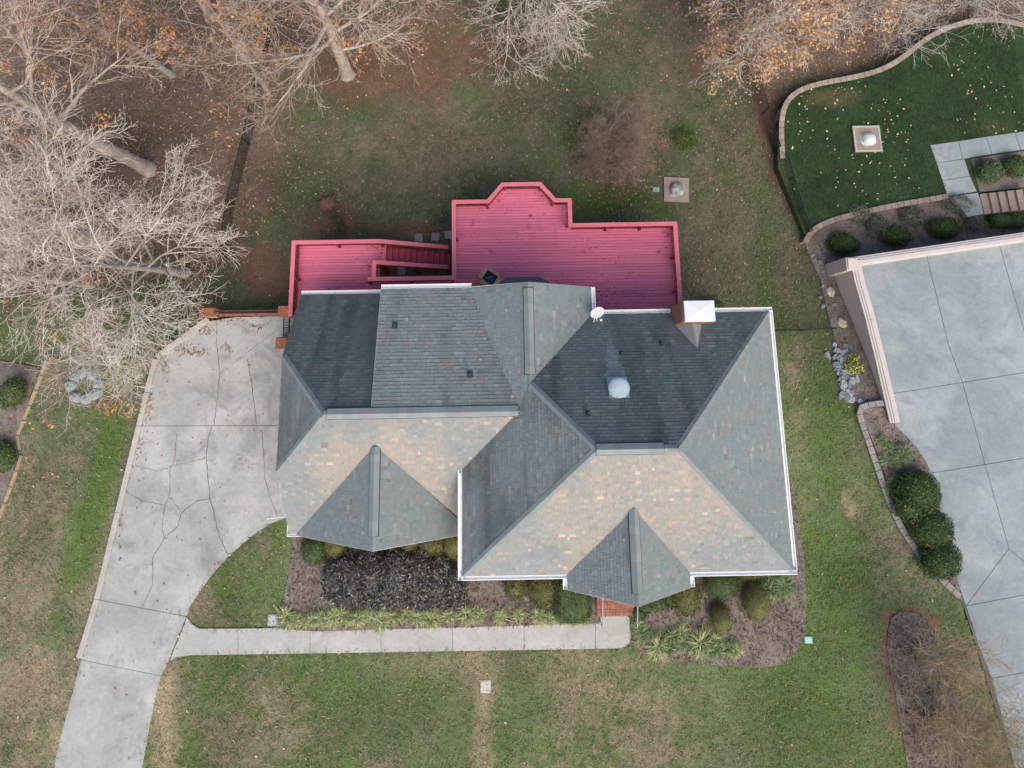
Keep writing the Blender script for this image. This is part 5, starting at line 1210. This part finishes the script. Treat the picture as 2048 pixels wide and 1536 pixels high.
# tufted growth: fewer blades between the tufts
bad |= r_.random(len(gx_)) > .35+1.1*fbm(gx_*2.6, gy_*2.6, 123, 3)
gx_, gy_ = gx_[~bad], gy_[~bad]; gc = ground_col(gx_, gy_); rr = r_.random(len(gx_))
gc = gc*(.55+1.0*r_.random(len(gx_)))[:, None]; strw = r_.random(len(gx_)) < .15; gc[strw] = np.array((.33, .28, .18))*(.6+.6*r_.random((strw.sum(), 1)))
Vv, Ff, cc = blades(gx_, gy_, TZ(gx_, gy_), gc, r_, .13, .024)
link('grass', np_mesh('grass', Vv, Ff, cc), M['blade'], label='short patchy winter grass over the lawns', cat='grass', kind='stuff')
xa, xb = min(p[0] for p in NLAWN_W), 27.5; ya, yb = min(p[1] for p in NLAWN_W), 19.5
hx, hy, r_ = scatter(60000, xa, xb, ya, yb, 7); PATH_W = [upoly([(1860, 290), (2100, 256), (2160, 300), (2160, 380), (1972, 428), (1935, 434), (1895, 392)], NZ), upoly([(1702, 253), (1764, 252), (1766, 308), (1702, 310)], NZ)]
ok = in_poly(hx, hy, NLAWN_W) & ~in_poly(hx, hy, PATH_W[0]) & ~in_poly(hx, hy, PATH_W[1]); hx, hy = hx[ok], hy[ok]
hc = nlawn_col(hx, hy)*(.65+.75*r_.random(len(hx)))[:, None]
Vv, Ff, cc = blades(hx, hy, np.full(len(hx), NZ), hc, r_, .10, .022, .6)
link('terrace_grass', np_mesh('terrace_grass', Vv, Ff, cc), M['blade'], label='dense dark green turf on the neighbouring terrace', cat='grass', kind='stuff')

# ---- fallen leaves
LEAFP = [((.30, .17, .095), 3), ((.22, .125, .08), 4), ((.42, .30, .18), 1.5), ((.16, .10, .075), 5), ((.50, .40, .27), .6)]
x, y, r_ = scatter(100000, -27, 28, -1, 21, 17); px_, py_ = PXN(x, y, TZ(x, y)); d = patch_sum(px_, py_, P_LITTER)
ok = (r_.random(len(x)) < np.clip(d*1.0-.1, 0, 1)) & ~in_poly(x, y, NLAWN_W) & ~in_poly(x, y, DRIVE_W); x, y = x[ok], y[ok]
Vv, Ff, cc = leaf_quads(np.stack([x, y, TZ(x, y)+.03], 1), .10, LEAFP, flat=.8, aspect=.65, seed=4)
x2, y2, r_ = scatter(2600, -26, 27, -17, 20, 18); ok = ~(in_poly(x2, y2, HOUSE_W) | in_poly(x2, y2, PAD_W) | in_poly(x2, y2, NLAWN_W) | in_poly(x2, y2, WALK_W)) & ((y2 > 3) | (x2 < -9) | (r_.random(2600) < .3))
x2, y2 = x2[ok], y2[ok]; ind = in_poly(x2, y2, DRIVE_W); ok = ~ind | (r_.random(len(x2)) < .5); x2, y2, ind = x2[ok], y2[ok], ind[ok]
z2 = np.where(ind, .045, TZ(x2, y2)+.04)
PALEL = [((.55, .42, .26), 4), ((.42, .25, .13), 3), ((.30, .16, .10), 3)]
Va, Fa, ca = leaf_quads(np.stack([x2, y2, z2], 1), .115, PALEL, flat=.9, aspect=.6, seed=5)
x3, y3, r_ = scatter(900, xa, xb, ya, yb, 19); ok = in_poly(x3, y3, NLAWN_W) & (fbm(x3*.45, y3*.45, 61, 3)+.25*r_.random(len(x3)) > .70) & ~in_poly(x3, y3, PATH_W[0]); x3, y3 = x3[ok], y3[ok]
Vb, Fb, cb_ = leaf_quads(np.stack([x3, y3, np.full(len(x3), NZ+.06)], 1), .12, [((.62, .52, .33), 4), ((.5, .33, .16), 2)], flat=.9, aspect=.6, seed=6)
link('fallen_leaves', np_mesh('fallen_leaves', np.concatenate([Vv, Va, Vb]), np.concatenate([Ff, Fa+len(Vv), Fb+len(Vv)+len(Va)]), np.concatenate([cc, ca, cb_])), M['leaf'], label='brown and tan fallen leaves strewn over woods and lawns', cat='leaves', kind='stuff')
# leaf scraps on the concrete by the kerb, on the deck and the roof
def scraps(spots, seed, size, pal, name, lab):
    r = np.random.default_rng(seed); pos = []
    for (px, py, z, n, sx_, sy_) in spots:
        for _ in range(n):
            a, b = U(px+r.normal()*sx_, py+r.normal()*sy_, z); pos.append((a, b, z+.012+.01*r.random()))
    Vv, Ff, cc = leaf_quads(np.array(pos), size, pal, flat=1.2, aspect=.5, seed=seed)
    link(name, np_mesh(name, Vv, Ff, cc), M['leaf'], label=lab, cat='leaves', kind='stuff')
DKL = [((.12, .05, .035), 4), ((.20, .09, .05), 3), ((.09, .06, .045), 3)]
scraps([(410, 660, .035, 60, 9, 4), (372, 698, .035, 90, 16, 7), (395, 705, .035, 40, 12, 5), (515, 655, .035, 40, 8, 4), (455, 640, .035, 50, 30, 4), (330, 730, .035, 40, 6, 12), (300, 800, .035, 60, 4, 40), (280, 880, .035, 40, 4, 40), (240, 1060, .035, 30, 3, 40), (455, 695, .035, 25, 6, 6), (480, 760, .035, 40, 60, 60), (420, 1000, .035, 40, 80, 80)], 8, .085, [((.16, .11, .08), 4), ((.24, .17, .11), 3), ((.34, .25, .17), 2)], 'leaf_scraps', 'dark leaf scraps blown along the kerb side of the driveway')
scraps([(743, 490, DZ, 26, 12, 4), (765, 497, DZ, 16, 6, 8), (738, 528, DZ, 12, 6, 5), (712, 514, DZ, 5, 3, 2), (845, 505, .0, 30, 40, 12), (1060, 433, DZ, 12, 5, 3), (1075, 390, DZ, 14, 14, 5), (1180, 490, DZ, 14, 20, 10), (1240, 525, DZ, 10, 20, 14), (1220, 590, DZ, 40, 14, 14), (1290, 588, DZ, 14, 12, 8), (1335, 470, DZ, 8, 5, 6), (1150, 560, DZ, 14, 30, 10), (1100, 450, DZ, 20, 80, 50), (1315, 502, DZ, 10, 10, 3)], 9, .075, DKL, 'deck_leaves', 'dark scattered leaf scraps lying on the pink deck boards')
# ---- mulch: straw and bark flakes over the beds
MUL = [((.22, .16, .12), 4), ((.14, .10, .08), 4), ((.30, .25, .20), 3), ((.28, .15, .09), 2), ((.09, .07, .06), 3)]
Vs, Fs, Cs, nv = [], [], [], 0
for k, (poly, n, zf) in enumerate(((BED_A_W, 5200, None), (BED_B_W, 5200, None), (NBED_W, 5200, None), (ISLE_W, 2600, None), (NBED2_W, 1500, .10), (LBED_W, 900, None))):
    x0, x1 = min(p[0] for p in poly), max(p[0] for p in poly); y0, y1 = min(p[1] for p in poly), max(p[1] for p in poly)
    x, y, r_ = scatter(int(n*1.6), x0, x1, y0, y1, 200+k); ok = in_poly(x, y, poly) & (r_.random(len(x)) < .25+1.2*fbm(x*.9, y*.9, 5+k, 3)); x, y = x[ok], y[ok]
    z = TZ(x, y)+.075 if zf is None else np.full(len(x), zf)
    Vv, Ff, cc = leaf_quads(np.stack([x, y, z], 1), .14, MUL, flat=.9, aspect=.22, seed=30+k); Vs.append(Vv); Fs.append(Ff+nv); Cs.append(cc); nv += len(Vv)
link('mulch_flakes', np_mesh('mulch_flakes', np.concatenate(Vs), np.concatenate(Fs), np.concatenate(Cs)), M['leaf'], label='bark and straw flakes covering the planting beds', cat='mulch', kind='stuff')

# ================================================================== SMALL THINGS
def dome_pad(px, py, half, label, dome, z=None, off=(0, 0), rz=0.0, r=.36, sx=1, sy=1):
    x, y, gz = G(px, py) if z is None else (*U(px, py, z), z)
    e = empty('riser_cover', (x, y, gz), label, 'tank cover', 'domed covers on square pads')
    m = MB(); m.box((x, y, gz+.03), (half*2, half*2, .2), rz); bevel(m.build('pad', M['padcon'], e), .02, 2)
    m = MB(); c = (x+off[0], y+off[1], gz+.13)
    m.lathe(c, [(r, 0), (r*1.0, .06), (r*.92, .16), (r*.75, .25), (r*.5, .31), (r*.2, .34), (.03, .345)], 28, sx, sy, 3.0); m.build('dome', M[dome], e, smooth=True)
    m = MB(); m.lathe((c[0], c[1], gz+.132), [(r*1.12, 0), (r*1.12, .025), (r*.9, .03)], 28, sx, sy, 3.2); m.build('flange', M[dome], e); return e
dome_pad(1352, 380, .66, 'weathered square concrete pad with a dark grey domed cover on the back lawn', 'domegrey', rz=-.06, r=.36)
e = dome_pad(1732, 279, .68, 'square concrete-framed pad with a pale domed cover on the dark green lawn', 'domewhite', NZ+.02, (.04, -.03), .02, .38, .95, .8)
x, y = U(1732, 279, NZ)
for dx, dy, w_, d_ in ((0, .66, 1.42, .09), (0, -.66, 1.42, .09), (.66, 0, .09, 1.22), (-.66, 0, .09, 1.22)):
    m = MB(); m.box((x+dx, y+dy, NZ+.13), (w_, d_, .08), 0); m.build('frame_edge', M['kerb'], e)
def lid(px, py, w, d, label, mat, z=None, rz=0.0, h=.06, name='valve_box'):
    x, y, gz = G(px, py) if z is None else (*U(px, py, z), z); e = empty(name, (x, y, gz), label, 'lid', 'small lids set in the lawn')
    m = MB(); m.box((x, y, gz+h/2-.05), (w, d, h+.1), rz); bevel(m.build('rim', M[mat], e), .02, 2)
    m = MB(); m.box((x, y, gz+h+.004), (w*.84, d*.82, .014), rz); bevel(m.build('lid', M[mat], e), .006); return e
lid(1312, 379, .36, .25, 'small teal valve-box lid beside the domed concrete pad', 'teal', rz=-.05)
lid(1616, 1279, .34, .28, 'mint green valve-box lid at the edge of the curved bed', 'mint')
lid(546, 1240, .44, .46, 'square grey utility lid at the end of the liriope row', 'lid', h=.04)
lid(971, 1372, .46, .50, 'pale square concrete lid in the middle of the front lawn', 'palelid', h=.04)
def rock(px, py, r, label, group, mat='slate', col=(.24, .27, .29), z=None, h=.1, flat=True, name='slate_stone', seed=0):
    rg = random.Random(seed*77+int(px)+int(py)*3); x, y, gz = G(px, py) if z is None else (*U(px, py, z), z); n = rg.randint(5, 7); t0 = rg.uniform(0, 6.28); el = rg.uniform(.5, .9); ro = rg.uniform(0, 3.14)
    P0 = []
    for k in range(n):
        t = t0+2*math.pi*k/n+rg.uniform(-.25, .25); q = r*rg.uniform(.75, 1.15); a, b = math.cos(t)*q, math.sin(t)*q*el; P0.append((x+a*math.cos(ro)-b*math.sin(ro), y+a*math.sin(ro)+b*math.cos(ro)))
    m = MB(); kk = rg.uniform(.65, 1.4); m.col = tuple(c*kk for c in col); k_ = .82 if flat else .55; cx_, cy_ = x, y; tl = (rg.uniform(-.25, .25)*h, rg.uniform(-.25, .25)*h)
    m.hexa([(p[0], p[1], gz-.06) for p in P0], [(p[0], p[1], gz+h*.6+tl[0]*(p[0]-x)/r+tl[1]*(p[1]-y)/r) for p in P0])
    m.hexa([(p[0], p[1], gz+h*.6+tl[0]*(p[0]-x)/r+tl[1]*(p[1]-y)/r) for p in P0], [(cx_+(p[0]-cx_)*k_, cy_+(p[1]-cy_)*k_, gz+h+tl[0]*(p[0]-x)/r+tl[1]*(p[1]-y)/r) for p in P0])
    return m.build(name, M[mat], None, (x, y, gz), label=label, cat='stone', group=group)
rs = random.Random(3)
line = [(1662, 640), (1668, 610), (1630, 505), (1624, 512), (1629, 520), (1640, 525), (1645, 545), (1645, 572), (1640, 595), (1645, 613), (1690, 692), (1668, 690), (1678, 705)]
line.sort(key=lambda p: p[1])
for i, (px, py) in enumerate(line): rock(px, py, rs.uniform(.12, .2), ordn[i]+' pale slate stone in the bare bed above the yellow shrub, counted downwards', 'slate stones in the upper bed', seed=i)
for i in range(62):
    t = (i+rs.random())/62; px = 1676+t*30+rs.gauss(0, 10)-(4 if t > .5 else 0); py = 702+t*100+rs.gauss(0, 3)
    rock(min(px, 1722), py, rs.uniform(.12, .24), 'blue-grey slate stone in the drift below the yellow shrub', 'slate stones in the lower drift', h=rs.uniform(.07, .13), seed=i+40)
def boulder(px, py, rx, ry, label, seed, mat='lichen', name='lichen_rock', col=(1, 1, 1), h=.22, grp='pale lichen rocks'):
    r = np.random.default_rng(seed); x, y, gz = G(px, py); K, Q = 18, 6; m = MB(); m.col = col; vs = []
    for q in range(Q):
        ph = math.pi/2*q/(Q-1)
        for k in range(K):
            t = 2*math.pi*k/K; f = .75+.5*float(vnoise(math.cos(t)*1.7+seed*3.1, math.sin(t)*1.7+ph, seed)); vs.append((x+math.cos(t)*math.cos(ph)*rx*f, y+math.sin(t)*math.cos(ph)*ry*f, gz-.05+math.sin(ph)**.7*h*(.8+.4*float(vnoise(k*.9, q*.8, seed)))))
    for q in range(Q-1):
        for k in range(K): m.poly([vs[q*K+k], vs[q*K+(k+1) % K], vs[(q+1)*K+(k+1) % K], vs[(q+1)*K+k]])
    return m.build(name, M[mat], None, (x, y, gz), label=label, cat='stone', group=grp)
boulder(1661, 585, .23, .28, 'pale yellow lichen-covered rock, upper of two beside the stucco wall', 4)
boulder(1684, 648, .26, .32, 'pale yellow lichen-covered rock, lower of two beside the stucco wall', 5)
for i, (px, py) in enumerate([(141, 772), (152, 793), (172, 797), (190, 787), (198, 767), (187, 750), (166, 747), (150, 755)]):
    boulder(px, py, .30, .27, 'grey stone in the ring round bare soil by the kerb, at its '+('west side', 'lower west side', 'bottom', 'lower east side', 'east side', 'upper east side', 'top', 'upper west side')[i], 20+i, 'slate', 'ring_stone', (.27, .30, .31), .2, 'ring of grey stones')
# stepping stones by the deck stairs
for i, (px, py, lb) in enumerate([(838, 476, 'first grey stepping stone outside the deck stair railing'), (871, 474, 'second grey stepping stone outside the deck stair railing'), (898, 470, 'grey stepping stone half hidden by the deck corner'), (803, 543, 'grey stepping stone seen through the gap between the stair and the deck')]):
    x, y, z = G(px, py); m = MB(); m.col = (.30, .29, .27); m.box((x, y, z+.03), (.40, .42, .07), random.uniform(-.1, .1)); bevel(m.build('stepping_stone', M['block'], None, (x, y, z), label=lb, cat='stone', group='stepping stones by the deck'), .015)
# dug-up stump
x, y, z = G(655, 408); e = empty('tree_stump', (x, y, z), 'dug-up brown tree stump with broken roots on the back lawn', 'stump'); m = MB(); rg = random.Random(5)
for k in range(26):
    t = rg.uniform(0, 6.28); l = rg.uniform(.35, .8); m.tube((x+math.cos(t)*.1, y+math.sin(t)*.1, z+.12+rg.uniform(0, .1)), (x+math.cos(t)*l, y+math.sin(t)*l*.85, z+rg.uniform(-.02, .22)), rg.uniform(.05, .11), .015, 6)
m.build('roots', M['stump'], e)
boulder_o = MB(); boulder_o.lathe((x, y, z-.05), [(.5, 0), (.45, .16), (.32, .28), (.12, .34)], 9, 1.0, .85); boulder_o.build('root_ball', M['stump'], e)
# straw patch by the stepping stones, stumps of the cut grasses in the island bed
for px, py, lb in ((1832, 1300, 'pale bundle of cut stems at the foot of the upper island shrub'), (1862, 1442, 'pale bundle of cut stems at the foot of the lower island shrub')):
    x, y, z = G(px, py); m = MB(); rg = random.Random(int(px))
    for k in range(26): t = rg.uniform(-.5, .5); m.tube((x+rg.gauss(0, .12), y+rg.gauss(0, .08), z), (x+rg.gauss(-.1, .2), y+rg.gauss(.1, .18), z+rg.uniform(.15, .4)), .022, .014, 5)
    m.build('cut_stems', M['straw'], None, (x, y, z), label=lb, cat='plant', group='cut stems in the island bed')
# thin white pipe at the garage corner, red object under the bare tree
a, b = V(*U(535, 1037, .5), .5), V(bx0-.05, U(572, 1032, 1.2)[1], 1.2)
m = MB(); m.tube(a, b, .018, .018, 8); m.tube(a+V(-.01, 0, 0), a+V(.06, .01, .0), .035, .035, 8); m.tube(b, V(bx0+.5, b.y+.05, 1.15), .03, .03, 8)
m.build('flag_bracket', M['white'], None, tuple(b), label='thin white rod sticking out from the garage corner over the driveway', cat='rod')
x, y, z = G(101, 716, .6); m = MB(); m.lathe((x, y, z+.55), [(.02, -.1), (.08, -.05), (.09, .05), (.05, .10), (.01, .12)], 12); m.tube((x, y, z-.1), (x, y, z+.5), .02)
m.build('bird_feeder', M['red'], None, (x, y, z), label='small red feeder on a stake under the bare twigs', cat='feeder')
# soil of the raised bed beside the garden path
grid_in(upoly([(1942, 318), (2060, 300), (2160, 300), (2160, 365), (1960, 384)], NZ+.03), NZ+.03, .4, 'mulch_bed', M['mulch'], lambda x, y: np.ones((len(x), 3)))
# fallen twigs lying in the litter under the trees
x, y, r_ = scatter(9000, -27, 28, 0, 21, 77); px_, py_ = PXN(x, y, TZ(x, y)); d = patch_sum(px_, py_, P_LITTER)
ok = (r_.random(len(x)) < np.clip(d-.2, 0, 1)) & ~in_poly(x, y, NLAWN_W) & ~in_poly(x, y, DRIVE_W); x, y = x[ok], y[ok]; n = len(x); t = r_.random(n)*6.28; l = .15+.5*r_.random(n)**2
z0 = TZ(x, y)+.03; x1, y1 = x+np.cos(t)*l, y+np.sin(t)*l
Vv, Ff = tubes(np.stack([x, y, z0, x1, y1, TZ(x1, y1)+.03+.05*r_.random(n), np.full(n, .010), np.full(n, .005)], 1), 3)
link('fallen_twigs', np_mesh('fallen_twigs', Vv, Ff), M['twig'], label='thin pale twigs fallen on the leaf litter', cat='twigs', kind='stuff')
